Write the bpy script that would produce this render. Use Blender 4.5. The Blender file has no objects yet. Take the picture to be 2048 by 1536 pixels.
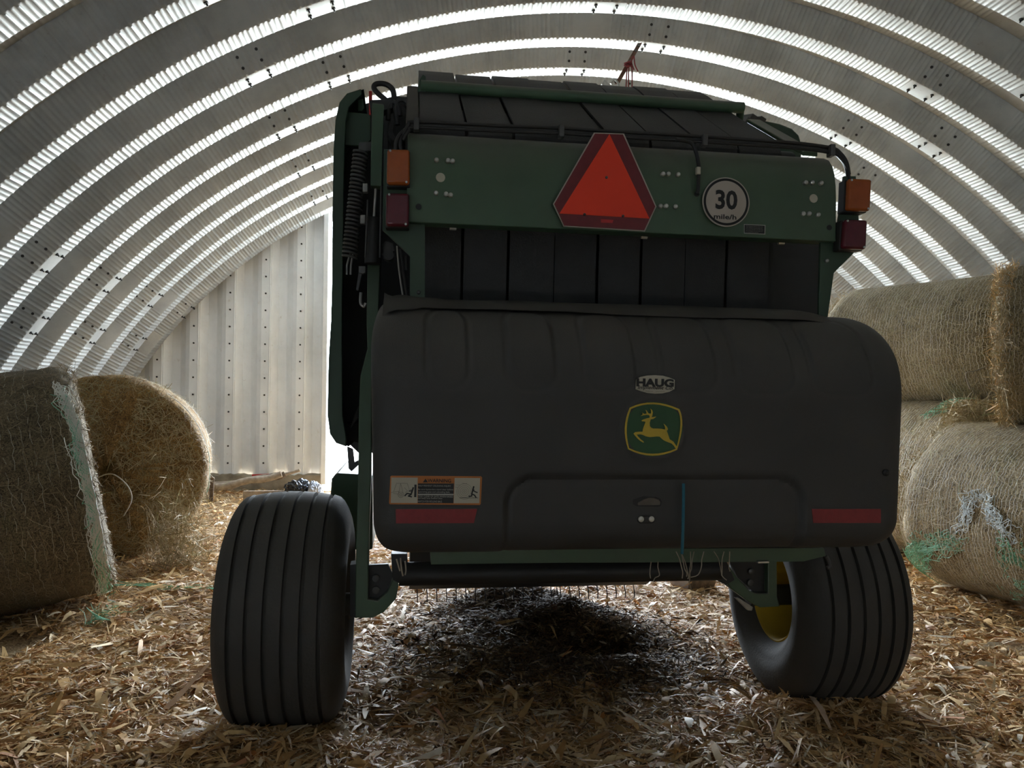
import bpy, bmesh, math, random
import numpy as np
from mathutils import Vector, Matrix, Euler, noise
from mathutils.geometry import tessellate_polygon

PI = math.pi
SC = bpy.context.scene
COL = SC.collection
rng = np.random.default_rng(7)
random.seed(7)

# ------------------------------------------------------------------ materials
def nt(name):
    m = bpy.data.materials.new(name)
    m.use_nodes = True
    t = m.node_tree
    return m, t, t.nodes, t.links, t.nodes['Principled BSDF']

def ramp(N, stops):
    r = N.new('ShaderNodeValToRGB')
    e = r.color_ramp.elements
    while len(e) < len(stops):
        e.new(0.5)
    for i, (p, c) in enumerate(stops):
        e[i].position = p
        e[i].color = (c[0], c[1], c[2], 1)
    return r

def mat(name, c, rough=.5, metal=0., var=.12, scale=9., dust=0., bump=0., bscale=60., spec=.5):
    """plain procedural material: base colour with noise variation, optional dust on upward faces"""
    m, t, N, L, B = nt(name)
    co = N.new('ShaderNodeTexCoord')
    n = N.new('ShaderNodeTexNoise')
    n.inputs['Scale'].default_value = scale
    n.inputs['Detail'].default_value = 5
    L.new(co.outputs['Object'], n.inputs['Vector'])
    lo = tuple(x * (1 - var) for x in c)
    hi = tuple(min(1, x * (1 + var)) for x in c)
    r = ramp(N, [(.3, lo), (.7, hi)])
    L.new(n.outputs['Fac'], r.inputs['Fac'])
    out = r.outputs['Color']
    if dust > 0:
        g = N.new('ShaderNodeNewGeometry')
        s = N.new('ShaderNodeSeparateXYZ')
        L.new(g.outputs['Normal'], s.inputs[0])
        mr = N.new('ShaderNodeMapRange')
        mr.inputs['From Min'].default_value = -.1
        mr.inputs['From Max'].default_value = .9
        mr.inputs['To Min'].default_value = dust * .25
        mr.inputs['To Max'].default_value = dust
        L.new(s.outputs['Z'], mr.inputs['Value'])
        n2 = N.new('ShaderNodeTexNoise')
        n2.inputs['Scale'].default_value = 3.5
        n2.inputs['Detail'].default_value = 6
        L.new(co.outputs['Object'], n2.inputs['Vector'])
        mu = N.new('ShaderNodeMath')
        mu.operation = 'MULTIPLY'
        L.new(mr.outputs[0], mu.inputs[0])
        ad = N.new('ShaderNodeMath')
        ad.operation = 'ADD'
        ad.inputs[1].default_value = .45
        L.new(n2.outputs['Fac'], ad.inputs[0])
        L.new(ad.outputs[0], mu.inputs[1])
        mx = N.new('ShaderNodeMix')
        mx.data_type = 'RGBA'
        L.new(mu.outputs[0], mx.inputs['Factor'])
        L.new(out, mx.inputs['A'])
        mx.inputs['B'].default_value = (.165, .148, .125, 1)
        out = mx.outputs['Result']
    L.new(out, B.inputs['Base Color'])
    B.inputs['Roughness'].default_value = rough
    B.inputs['Metallic'].default_value = metal
    B.inputs['Specular IOR Level'].default_value = spec
    if bump > 0:
        n3 = N.new('ShaderNodeTexNoise')
        n3.inputs['Scale'].default_value = bscale
        n3.inputs['Detail'].default_value = 4
        L.new(co.outputs['Object'], n3.inputs['Vector'])
        b = N.new('ShaderNodeBump')
        b.inputs['Strength'].default_value = bump
        b.inputs['Distance'].default_value = .01
        L.new(n3.outputs['Fac'], b.inputs['Height'])
        L.new(b.outputs['Normal'], B.inputs['Normal'])
    return m

def island_mat(name, stops, rough=.6, spec=.4, trans=0.):
    """every loose blade of the mesh takes its own colour from the ramp"""
    m, t, N, L, B = nt(name)
    g = N.new('ShaderNodeNewGeometry')
    r = ramp(N, stops)
    L.new(g.outputs['Random Per Island'], r.inputs['Fac'])
    co = N.new('ShaderNodeTexCoord')
    n = N.new('ShaderNodeTexNoise')
    n.inputs['Scale'].default_value = 25
    L.new(co.outputs['Object'], n.inputs['Vector'])
    mx = N.new('ShaderNodeMix')
    mx.data_type = 'RGBA'
    mx.blend_type = 'MULTIPLY'
    mx.inputs['Factor'].default_value = .55
    L.new(r.outputs['Color'], mx.inputs['A'])
    r2 = ramp(N, [(.3, (.8, .76, .72)), (.6, (1, 1, 1))])
    L.new(n.outputs['Fac'], r2.inputs['Fac'])
    L.new(r2.outputs['Color'], mx.inputs['B'])
    L.new(mx.outputs['Result'], B.inputs['Base Color'])
    B.inputs['Roughness'].default_value = rough
    B.inputs['Specular IOR Level'].default_value = spec
    return m

def galv(name, base, rough, metal, stain):
    m, t, N, L, B = nt(name)
    co = N.new('ShaderNodeTexCoord')
    n = N.new('ShaderNodeTexNoise')
    n.inputs['Scale'].default_value = 1.6
    n.inputs['Detail'].default_value = 8
    n.inputs['Roughness'].default_value = .65
    L.new(co.outputs['Object'], n.inputs['Vector'])
    r = ramp(N, [(.32, tuple(x * (1 - stain) for x in base)), (.6, base)])
    L.new(n.outputs['Fac'], r.inputs['Fac'])
    n2 = N.new('ShaderNodeTexNoise')
    n2.inputs['Scale'].default_value = 14
    n2.inputs['Detail'].default_value = 8
    n2.inputs['Roughness'].default_value = .7
    L.new(co.outputs['Object'], n2.inputs['Vector'])
    r2 = ramp(N, [(.62, (1, 1, 1)), (.74, (.62, .55, .46))])
    L.new(n2.outputs['Fac'], r2.inputs['Fac'])
    mx = N.new('ShaderNodeMix')
    mx.data_type = 'RGBA'
    mx.blend_type = 'MULTIPLY'
    mx.inputs['Factor'].default_value = .6
    L.new(r.outputs['Color'], mx.inputs['A'])
    L.new(r2.outputs['Color'], mx.inputs['B'])
    L.new(mx.outputs['Result'], B.inputs['Base Color'])
    B.inputs['Metallic'].default_value = metal
    mr = N.new('ShaderNodeMapRange')
    mr.inputs['To Min'].default_value = rough + .12
    mr.inputs['To Max'].default_value = rough - .08
    L.new(n.outputs['Fac'], mr.inputs['Value'])
    L.new(mr.outputs[0], B.inputs['Roughness'])
    return m

M = {}
M['green'] = mat('dusty_green_paint', (.03, .098, .044), .42, 0, .15, 5, .8)
M['darkgreen'] = mat('dark_green_paint', (.018, .056, .028), .45, 0, .15, 5, .35)
M['black'] = mat('black_steel', (.014, .014, .015), .5, 0, .2, 8, .12)
M['plastic'] = mat('dusty_black_plastic', (.028, .029, .031), .62, 0, .18, 2.2, .55, .12, 220)
M['seam'] = mat('black_rubber_strip', (.03, .028, .026), .75, 0, .2, 12, .5)
M['belt'] = mat('rubber_belt', (.017, .018, .02), .6, 0, .2, 7, .16, .25, 160)
M['rubber'] = mat('tyre_rubber', (.036, .034, .032), .72, 0, .22, 4, .4, .15, 90)
M['yellow'] = mat('yellow_paint', (.62, .40, .01), .42, 0, .12, 6, .2)
M['steel'] = mat('worn_steel', (.34, .33, .31), .42, .8, .2, 30)
M['darksteel'] = mat('dull_grey_steel', (.09, .09, .09), .5, .5, .2, 14, .2)
M['chrome'] = mat('zinc_bolt', (.55, .54, .5), .35, .8, .15, 40)
M['hose'] = mat('hydraulic_hose', (.012, .012, .013), .45, 0, .1, 20, .15)
M['wire'] = mat('pale_cable', (.4, .38, .34), .5, .2, .1, 20)
M['orange'] = mat('fluorescent_orange', (.93, .05, .012), .5, 0, .04, 6)
M['maroon'] = mat('retroreflective_red', (.16, .012, .016), .4, 0, .1, 40)
M['tape'] = mat('red_reflective_tape', (.24, .012, .018), .4, 0, .1, 60)
M['whiteplate'] = mat('dusty_white_plate', (.47, .41, .35), .5, 0, .06, 5)
M['palestick'] = mat('cream_sticker', (.50, .46, .36), .5, 0, .05, 8)
M['ink'] = mat('black_print', (.012, .012, .012), .5, 0, .05)
M['greyink'] = mat('grey_print', (.2, .18, .15), .5, 0, .05)
M['labelorange'] = mat('orange_print', (.52, .17, .035), .5, 0, .06)
M['labeltext'] = mat('pale_print', (.42, .4, .36), .5, 0, .05)
M['logogreen'] = mat('emblem_green', (.012, .075, .02), .4, 0, .06)
M['logoyellow'] = mat('emblem_yellow', (.58, .40, .03), .4, 0, .08, 20)
M['amber'] = mat('amber_lens', (.36, .08, .012), .22, 0, .1, 30)
M['redlens'] = mat('red_lens', (.11, .011, .02), .22, 0, .1, 30)
M['bluetwine'] = mat('teal_twine', (.02, .16, .23), .6, 0, .1, 30)
M['redtwine'] = mat('red_twine', (.2, .025, .03), .7, 0, .15, 50)
M['palestrand'] = mat('pale_strand', (.42, .36, .28), .7, 0, .15, 40)
M['concrete'] = mat('rough_concrete', (.30, .255, .19), .9, 0, .3, 8, 0, .5, 30)
M['wood'] = mat('weathered_wood', (.36, .28, .2), .8, 0, .3, 18, 0, .4, 40)
M['darkwood'] = mat('dark_wood', (.13, .09, .06), .85, 0, .3, 18, 0, .4, 40)
M['bag'] = mat('black_plastic_film', (.012, .013, .016), .16, 0, .1, 10)
M['greybag'] = mat('grey_plastic_film', (.3, .31, .34), .3, 0, .1, 10)
M['redpaint'] = mat('red_paint', (.5, .03, .03), .5, 0, .1, 10)
M['rust'] = mat('rusty_iron', (.16, .09, .06), .75, .4, .3, 30)
M['galv'] = galv('galvanised_steel', (.40, .42, .425), .50, .35, .30)
M['galvbolt'] = mat('dark_bolt', (.03, .03, .03), .5, .5)
M['wallwhite'] = galv('white_steel_panel', (.84, .86, .88), .5, .03, .14)
M['gravel'] = mat('bright_gravel', (.42, .4, .34), .9, 0, .3, 3)
M['grass'] = mat('grass_green', (.16, .30, .06), .8, 0, .3, 20)
M['logend'] = mat('pale_log_end', (.5, .46, .5), .7, 0, .15, 10)
M['greennet'] = mat('green_net', (.22, .52, .34), .5, 0, .1, 30)
M['net'] = mat('pale_net', (.70, .68, .60), .5, 0, .15, 8)
M['grip'] = mat('dusty_grip', (.13, .11, .09), .8, 0, .2, 20)
M['bark'] = mat('log_bark', (.24, .18, .13), .85, 0, .35, 25, 0, .5, 40)
M['gold'] = island_mat('golden_straw', [(0, (.45, .26, .09)), (.5, (.66, .42, .17)), (1, (.75, .55, .28))], .6, .4)
M['dimnet'] = mat('dusty_net', (.40, .37, .29), .6, 0, .15, 8)
M['whitenet'] = mat('white_net', (.68, .74, .76), .5, 0, .1, 8)
M['litter'] = island_mat('corn_husk', [(0, (.34, .165, .06)), (.12, (.50, .27, .095)), (.34, (.72, .44, .175)), (.62, (.82, .56, .265)), (.84, (.88, .68, .40)), (.965, (.9, .81, .66)), (.985, (.60, .22, .06)), (1, (.62, .3, .08))], .55, .28)
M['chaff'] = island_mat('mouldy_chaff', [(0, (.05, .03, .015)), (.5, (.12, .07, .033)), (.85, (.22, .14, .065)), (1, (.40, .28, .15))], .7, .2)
M['straw'] = island_mat('hay_stalk', [(0, (.26, .20, .10)), (.35, (.40, .31, .165)), (.7, (.52, .42, .25)), (.92, (.64, .54, .36)), (1, (.40, .42, .2))], .6, .4)

def hay_mat(name, dark, light, green):
    m, t, N, L, B = nt(name)
    co = N.new('ShaderNodeTexCoord')
    mp = N.new('ShaderNodeMapping')
    mp.inputs['Scale'].default_value = (1, 1.0, 1)
    L.new(co.outputs['Object'], mp.inputs['Vector'])
    n = N.new('ShaderNodeTexNoise')
    n.inputs['Scale'].default_value = 3
    n.inputs['Detail'].default_value = 9
    n.inputs['Roughness'].default_value = .7
    L.new(mp.outputs[0], n.inputs['Vector'])
    w = N.new('ShaderNodeTexNoise')
    w.inputs['Scale'].default_value = 55
    w.inputs['Detail'].default_value = 6
    w.inputs['Distortion'].default_value = 2.5
    L.new(mp.outputs[0], w.inputs['Vector'])
    a = N.new('ShaderNodeMix')
    a.data_type = 'RGBA'
    r1 = ramp(N, [(.3, dark), (.55, light), (.75, green)])
    L.new(n.outputs['Fac'], r1.inputs['Fac'])
    r2 = ramp(N, [(.36, (.35, .33, .3)), (.6, (1.25, 1.2, 1.1))])
    L.new(w.outputs['Fac'], r2.inputs['Fac'])
    a.blend_type = 'MULTIPLY'
    a.inputs['Factor'].default_value = 1
    L.new(r1.outputs['Color'], a.inputs['A'])
    L.new(r2.outputs['Color'], a.inputs['B'])
    L.new(a.outputs['Result'], B.inputs['Base Color'])
    b = N.new('ShaderNodeBump')
    b.inputs['Strength'].default_value = .9
    b.inputs['Distance'].default_value = .02
    L.new(w.outputs['Fac'], b.inputs['Height'])
    L.new(b.outputs['Normal'], B.inputs['Normal'])
    B.inputs['Roughness'].default_value = .8
    return m
M['hay'] = hay_mat('hay_brown', (.2, .145, .07), (.42, .32, .175), (.32, .30, .15))
M['haygrey'] = hay_mat('hay_greyish', (.22, .185, .11), (.42, .35, .225), (.34, .325, .19))
M['hayshade'] = hay_mat('hay_shaded_brown', (.12, .095, .055), (.25, .20, .125), (.19, .185, .105))  # darker hay copy: shade on the near left bale put into its colour
M['shadestraw'] = island_mat('shaded_hay_stalk', [(0, (.12, .09, .05)), (.5, (.24, .18, .105)), (.9, (.36, .29, .18)), (1, (.5, .42, .28))], .7, .3)  # stalks of that bale, darkened in colour to stand for the same shade
M['haygold'] = hay_mat('hay_golden', (.20, .115, .04), (.45, .28, .10), (.36, .27, .11))

# floor
def floor_mat():
    m, t, N, L, B = nt('chopped_straw_soil')
    co = N.new('ShaderNodeTexCoord')
    n = N.new('ShaderNodeTexNoise')
    n.inputs['Scale'].default_value = 45
    n.inputs['Detail'].default_value = 8
    n.inputs['Distortion'].default_value = 1.5
    L.new(co.outputs['Object'], n.inputs['Vector'])
    r = ramp(N, [(.33, (.24, .14, .065)), (.5, (.50, .32, .15)), (.68, (.76, .56, .31))])
    L.new(n.outputs['Fac'], r.inputs['Fac'])
    L.new(r.outputs['Color'], B.inputs['Base Color'])
    b = N.new('ShaderNodeBump')
    b.inputs['Strength'].default_value = 1
    b.inputs['Distance'].default_value = .03
    L.new(n.outputs['Fac'], b.inputs['Height'])
    L.new(b.outputs['Normal'], B.inputs['Normal'])
    B.inputs['Roughness'].default_value = .85
    return m
M['floor'] = floor_mat()

# ------------------------------------------------------------------ mesh helpers
def link(name, me, mats, parent=None, angle=.6):
    for mm in (mats if isinstance(mats, (list, tuple)) else [mats]):
        me.materials.append(M[mm] if isinstance(mm, str) else mm)
    if angle is not None and len(me.polygons):
        me.shade_smooth()
        me.set_sharp_from_angle(angle=angle)
    o = bpy.data.objects.new(name, me)
    COL.objects.link(o)
    if parent is not None:
        o.parent = parent
    return o

def fast(name, verts, quads):
    """numpy quads to mesh"""
    me = bpy.data.meshes.new(name)
    v = np.asarray(verts, dtype=np.float32)
    q = np.asarray(quads, dtype=np.int32)
    k = q.shape[1]
    me.vertices.add(len(v))
    me.vertices.foreach_set('co', v.ravel())
    me.loops.add(q.size)
    me.loops.foreach_set('vertex_index', q.ravel())
    me.polygons.add(len(q))
    me.polygons.foreach_set('loop_start', np.arange(0, q.size, k, dtype=np.int32))
    me.update(calc_edges=True)
    me.validate()
    return me

class MB:
    def __init__(s):
        s.v = []; s.f = []; s.mi = []; s.k = 0
    def add(s, v, f):
        b = len(s.v)
        s.v += [tuple(p) for p in v]
        for q in f:
            s.f.append([b + i for i in q]); s.mi.append(s.k)
        return s
    def box(s, c, d, rot=None):
        R = Euler(rot).to_matrix() if rot else None
        vs = []
        for x in (-.5, .5):
            for y in (-.5, .5):
                for z in (-.5, .5):
                    p = Vector((x * d[0], y * d[1], z * d[2]))
                    if R: p = R @ p
                    vs.append((c[0] + p[0], c[1] + p[1], c[2] + p[2]))
        return s.add(vs, [(0, 1, 3, 2), (4, 6, 7, 5), (0, 4, 5, 1), (2, 3, 7, 6), (0, 2, 6, 4), (1, 5, 7, 3)])
    def span(s, a, b):
        return s.box([(a[i] + b[i]) / 2 for i in range(3)], [abs(a[i] - b[i]) for i in range(3)])
    def prism(s, pts, dy):
        """closed outline of 3d points (x, Y, z), thickened along +Y by dy"""
        n = len(pts)
        a = [tuple(p) for p in pts]
        b = [(p[0], p[1] + dy, p[2]) for p in pts]
        tri = tessellate_polygon([[Vector((p[0], p[2], 0)) for p in pts]])
        f = [tuple(t) for t in tri] + [tuple(n + i for i in reversed(t)) for t in tri]
        f += [(i, (i + 1) % n, n + (i + 1) % n, n + i) for i in range(n)]
        return s.add(a + b, f)
    def prismx(s, pts, x0, x1):
        """outline in (y, z), thickened along X"""
        n = len(pts)
        tri = tessellate_polygon([[Vector((p[0], p[1], 0)) for p in pts]])
        a = [(x0, p[0], p[1]) for p in pts] + [(x1, p[0], p[1]) for p in pts]
        f = [tuple(t) for t in tri] + [tuple(n + i for i in reversed(t)) for t in tri]
        f += [(i, (i + 1) % n, n + (i + 1) % n, n + i) for i in range(n)]
        return s.add(a, f)
    def tube(s, path, r, n=10, cap=True):
        P = [Vector(p) for p in path]
        rr = r if isinstance(r, (list, tuple)) else [r] * len(P)
        up = None
        vs = []
        for i, p in enumerate(P):
            t = (P[min(i + 1, len(P) - 1)] - P[max(i - 1, 0)]).normalized()
            if up is None:
                up = t.orthogonal().normalized()
            up = (up - t * up.dot(t))
            up = up.normalized() if up.length > 1e-6 else t.orthogonal().normalized()
            w = t.cross(up)
            for k in range(n):
                a = 2 * PI * k / n
                vs.append(p + (up * math.cos(a) + w * math.sin(a)) * rr[i])
        f = []
        for i in range(len(P) - 1):
            for k in range(n):
                f.append((i * n + k, i * n + (k + 1) % n, (i + 1) * n + (k + 1) % n, (i + 1) * n + k))
        if cap:
            f.append(tuple(reversed(range(n))))
            f.append(tuple((len(P) - 1) * n + k for k in range(n)))
        return s.add(vs, f)
    def lathe_x(s, prof, cx, cy, cz, n=64, closed=False):
        """profile of (x offset, radius) turned about the X axis"""
        vs = []
        for x, r in prof:
            for k in range(n):
                a = 2 * PI * k / n
                vs.append((cx + x, cy + r * math.cos(a), cz + r * math.sin(a)))
        f = []
        m = len(prof)
        for i in range(m if closed else m - 1):
            j = (i + 1) % m
            for k in range(n):
                f.append((i * n + k, i * n + (k + 1) % n, j * n + (k + 1) % n, j * n + k))
        return s.add(vs, f)
    def build(s, name, mats, parent=None, angle=.6, bevel=0.):
        me = bpy.data.meshes.new(name)
        me.from_pydata(s.v, [], s.f)
        me.polygons.foreach_set('material_index', s.mi)
        bm = bmesh.new(); bm.from_mesh(me)
        bmesh.ops.recalc_face_normals(bm, faces=bm.faces)
        bm.to_mesh(me); bm.free()
        me.update()
        o = link(name, me, mats, parent, angle)
        if bevel:
            b = o.modifiers.new('edge', 'BEVEL')
            b.width = bevel; b.segments = 2; b.limit_method = 'ANGLE'; b.angle_limit = .7
        return o

def smooth_path(pts, k=6):
    """Catmull-Rom through the points"""
    P = [Vector(p) for p in pts]
    out = []
    for i in range(len(P) - 1):
        a = P[max(i - 1, 0)]; b = P[i]; c = P[i + 1]; d = P[min(i + 2, len(P) - 1)]
        for j in range(k):
            t = j / k
            out.append(.5 * ((2 * b) + (c - a) * t + (2 * a - 5 * b + 4 * c - d) * t * t + (3 * b - a - 3 * c + d) * t ** 3))
    out.append(P[-1])
    return out

def thing(name, label, cat, loc=(0, 0, 0), rot=(0, 0, 0), group=None):
    o = bpy.data.objects.new(name, None)
    o.empty_display_size = .1
    COL.objects.link(o)
    o.location = loc; o.rotation_euler = rot
    o['label'] = label; o['category'] = cat
    if group: o['group'] = group
    return o

def tag(o, label, cat, group=None, kind=None):
    o['label'] = label; o['category'] = cat
    if group: o['group'] = group
    if kind: o['kind'] = kind
    return o

def struct(o):
    o['kind'] = 'structure'
    return o

def text(name, body, parent, mt, c, width, height, tilt=0., bold=0., shear=0.):
    """flat lettering facing the rear (-Y), centred on c, scaled to width x height"""
    cu = bpy.data.curves.new(name, 'FONT')
    cu.body = body; cu.offset = bold; cu.shear = shear; cu.extrude = .0
    cu.resolution_u = 3
    ob = bpy.data.objects.new('tmp', cu)
    COL.objects.link(ob)
    bpy.context.view_layer.update()
    me = bpy.data.meshes.new_from_object(ob.evaluated_get(bpy.context.evaluated_depsgraph_get()))
    bpy.data.objects.remove(ob); bpy.data.curves.remove(cu)
    me.materials.clear()
    me.name = name
    xs = [v.co.x for v in me.vertices]; ys = [v.co.y for v in me.vertices]
    x0, x1, y0, y1 = min(xs), max(xs), min(ys), max(ys)
    ca, sa = math.cos(tilt), math.sin(tilt)
    for v in me.vertices:
        x = ((v.co.x - x0) / (x1 - x0) - .5) * width
        z = ((v.co.y - y0) / (y1 - y0) - .5) * height
        v.co = (c[0] + x * ca - z * sa, c[1], c[2] + x * sa + z * ca)
    return link(name, me, mt, parent, None)

def plate(name, pts, mt, parent, dy=.002, bevel=0.):
    return MB().prism(pts, dy).build(name, mt, parent, .6, bevel)

# ------------------------------------------------------------------ camera
cam = bpy.data.cameras.new('camera')
cam.sensor_width = 36; cam.lens = 27.088; cam.clip_start = .05; cam.clip_end = 500
co = bpy.data.objects.new('camera', cam)
COL.objects.link(co)
co.matrix_world = Matrix.Translation((0, 0, 1.46)) @ Matrix.Rotation(PI / 2 + .0156, 4, 'X') @ Matrix.Rotation(.0093, 4, 'Z')
SC.camera = co
# ------------------------------------------------------------------ building (its axis turned a little to the left of the view)
BROT = .121
XC, ZC, RAD = 1.895, -2.006, 7.0
PIT, Y0 = .697, 6.785
YB = 12.1
def bw(x, y, z=0):
    """building coordinates to world"""
    c, s = math.cos(BROT), math.sin(BROT)
    return (x * c - y * s, x * s + y * c, z)

def bump_fn(a, th, k):
    """crimp height at arc length a; flat at the lapped splice of each arch sheet"""
    sp = np.array([-1.40, -.94, -.488, -.036, .416, .87, 1.33]) + (.095 if k % 2 else 0) + (0 if k % 2 == 0 else 0)
    ph = (a / .086) % 1.0
    h = np.clip(1 - np.abs(ph - .28) / .25, 0, 1)
    h = h * h * (3 - 2 * h)
    g = np.clip(1 - np.abs(ph - .78) / .16, 0, 1)
    h = np.maximum(h, .7 * g * g * (3 - 2 * g))
    m = np.ones_like(th)
    for c in sp:
        m = m * np.clip((np.abs(th - c) * RAD - .16) / .02, 0, 1)
    return (h * m + .3 * (1 - m)) * .0095

def make_arch():
    ths = np.arange(-1.285, 1.2851, .0072 / RAD)
    arc = ths * RAD
    rows = []
    kmin, kmax = -14, 9
    for k in range(kmin, kmax):
        yc = Y0 + PIT * k
        c = bump_fn(arc, ths, k)
        # edge rows are straight, the crimps lie inside each face; kr / ky push them along the face normal
        for dy, dr, kr, ky in ((-.102, 0, 0, 0), (-.091, 0, 1, 0), (.091, 0, 1, 0), (.102, 0, 0, 0), (.24, .19, 0, 0), (.27, .19, 1, 0), (.44, .19, 1, 0), (.465, .19, 0, 0), (.473, .178, .55, .83), (.586, .012, .55, .83)):
            r = RAD + dr - c * kr
            y = yc + dy - c * ky
            y = np.minimum(y, YB + .25)
            rows.append(np.stack([XC + r * np.sin(ths), y, ZC + r * np.cos(ths)], 1))
    V = np.stack(rows, 0)
    n, m = V.shape[:2]
    i = np.arange(n - 1)[:, None]; j = np.arange(m - 1)[None, :]
    q = np.stack([i * m + j, i * m + j + 1, (i + 1) * m + j + 1, (i + 1) * m + j], -1).reshape(-1, 4)
    me = fast('ceiling', V.reshape(-1, 3), q)
    o = link('ceiling', me, 'galv', None, .5)
    o.rotation_euler = (0, 0, BROT)
    struct(o)
    # bolt heads at the sheet laps, one mesh belonging to the ceiling
    b = MB()
    for k in range(-6, 8):
        yc = Y0 + PIT * k
        for c in np.array([-.94, -.488, -.036, .416, .87]) + (.095 if k % 2 else 0):
            for da in (-.012, .012):
                for y, dr in ((-.05, 0), (.05, 0)):
                    th = c + da * 1.15
                    r = RAD + dr
                    p = Vector((XC + r * math.sin(th), yc + y, ZC + r * math.cos(th)))
                    nrm = Vector((-math.sin(th), 0, -math.cos(th)))
                    b.tube([p, p + nrm * .012], .016, 6)
                    b.tube([p, p + nrm * .032], .007, 6)
                for q_ in (.30, .70):
                    th = c + da
                    yy = -.234 + .13 * q_; r = RAD + .19 * (1 - q_) - .002
                    p = Vector((XC + r * math.sin(th), yc + yy, ZC + r * math.cos(th)))
                    nrm = Vector((-math.sin(th) * .5, -.86, -math.cos(th) * .5))
                    b.tube([p, p + nrm * .012], .014, 6)
    bo = b.build('ceiling_bolts', 'galvbolt', o, None)
    bo['kind'] = 'structure'
make_arch()

def arch_z(x, r=RAD + .2):
    d = r * r - (x - XC) ** 2
    return ZC + math.sqrt(max(d, 0))

DX0, DX1 = -1.386, 5.18     # door opening
def end_wall(name, x0, x1, y, base, start=0.):
    """vertical rib-profile sheet cut to the arch, from x0 to x1"""
    prof = [(0, 0), (.115, 0), (.122, -.012), (.13, 0), (.145, .0), (.225, .16), (.345, .16), (.36, .15), (.455, .03), (.515, 0)]
    xs = []
    x = x0 - start
    while x < x1:
        for a, d in prof[:-1]:
            if x0 <= x + a <= x1: xs.append((x + a, d))
        x += prof[-1][0]
    if xs[0][0] > x0: xs.insert(0, (x0, 0))
    xs.append((x1, 0))
    v = []
    for a, d in xs:
        v.append((a, y + d, base)); v.append((a, y + d, max(base + .01, arch_z(a))))
    f = [(2 * i, 2 * i + 1, 2 * i + 3, 2 * i + 2) for i in range(len(xs) - 1)]
    w = MB().add(v, f)
    # bolt rows on the lap strip
    w.k = 1
    x = x0 - start
    while x < x1:
        xb = x + .06
        z = base + .2
        while xb > x0 and z < arch_z(xb) - .1:
            w.tube([(xb, y - .001, z), (xb, y - .014, z)], .014, 6)
            z += .255
        x += prof[-1][0]
    o = w.build(name, ['wallwhite', 'galvbolt'], None, None)
    o.rotation_euler = (0, 0, BROT)
    return struct(o)

end_wall('wall_back_left', -4.86, DX0 - .02, YB - .15, .22, .07)
end_wall('wall_back_right', DX1 + .02, 8.65, YB - .15, .22)
h = MB()
xs = np.linspace(DX0, DX1, 24)
for i in range(23):
    a, b = xs[i], xs[i + 1]
    if arch_z(a) > 4.32 or arch_z(b) > 4.32:
        h.add([(a, YB - .12, 4.3), (b, YB - .12, 4.3), (b, YB - .12, max(4.31, arch_z(b))), (a, YB - .12, max(4.31, arch_z(a)))], [(0, 1, 2, 3)])
o = h.build('wall_back_header', 'wallwhite', None, None); o.rotation_euler = (0, 0, BROT); struct(o)
for nm, xa in (('trim_1', DX0 - .06), ('trim_2', DX1)):
    o = MB().span((xa, YB - .2, .1), (xa + .07, YB - .04, arch_z(xa) + .05 if nm == 'trim_1' else 4.4)).build(nm, 'wallwhite', None, .6, .004)
    o.rotation_euler = (0, 0, BROT); struct(o)
# concrete footing below the end-wall sheets
def footing(name, x0, x1):
    n = 60
    v = []
    for i in range(n + 1):
        x = x0 + (x1 - x0) * i / n
        t = .24 + .05 * noise.noise((x * 3, 1, 0)) + .03 * noise.noise((x * 11, 5, 0))
        v += [(x, YB - .20, -.1), (x, YB - .195, t), (x, YB - .06, t + .02)]
    f = []
    for i in range(n):
        for k in (0, 1):
            f.append((3 * i + k, 3 * i + 3 + k, 3 * i + 4 + k, 3 * i + 1 + k))
    o = MB().add(v, f).build(name, 'concrete', None, 1.)
    o.rotation_euler = (0, 0, BROT)
    struct(o)
footing('baseboard_back_left', -4.9, DX0 - .05)
footing('baseboard_back_right', DX1 + .05, 8.7)
# closed front end behind the viewer
v = [(XC - 6.9, -3.0, 0), (XC + 6.9, -3.0, 0)]
v = []
n = 48
for i in range(n + 1):
    th = -1.285 + 2.57 * i / n
    v.append((XC + 7.25 * math.sin(th), -2.98, ZC + 7.25 * math.cos(th)))
o = MB().add(v, [tuple(range(n + 1))]).build('wall_front', 'galv', None, None)
o.rotation_euler = (0, 0, BROT); struct(o)

# ------------------------------------------------------------------ floor
def fnoise(x, y, s, seed):
    """cheap smooth value noise, numpy"""
    x = x / s; y = y / s
    xi = np.floor(x).astype(int); yi = np.floor(y).astype(int)
    fx = x - xi; fy = y - yi
    fx = fx * fx * (3 - 2 * fx); fy = fy * fy * (3 - 2 * fy)
    def hsh(a, b):
        q = np.sin(a * 127.1 + b * 311.7 + seed * 74.7) * 43758.5453
        return q - np.floor(q)
    return (hsh(xi, yi) * (1 - fx) + hsh(xi + 1, yi) * fx) * (1 - fy) + (hsh(xi, yi + 1) * (1 - fx) + hsh(xi + 1, yi + 1) * fx) * fy

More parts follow.
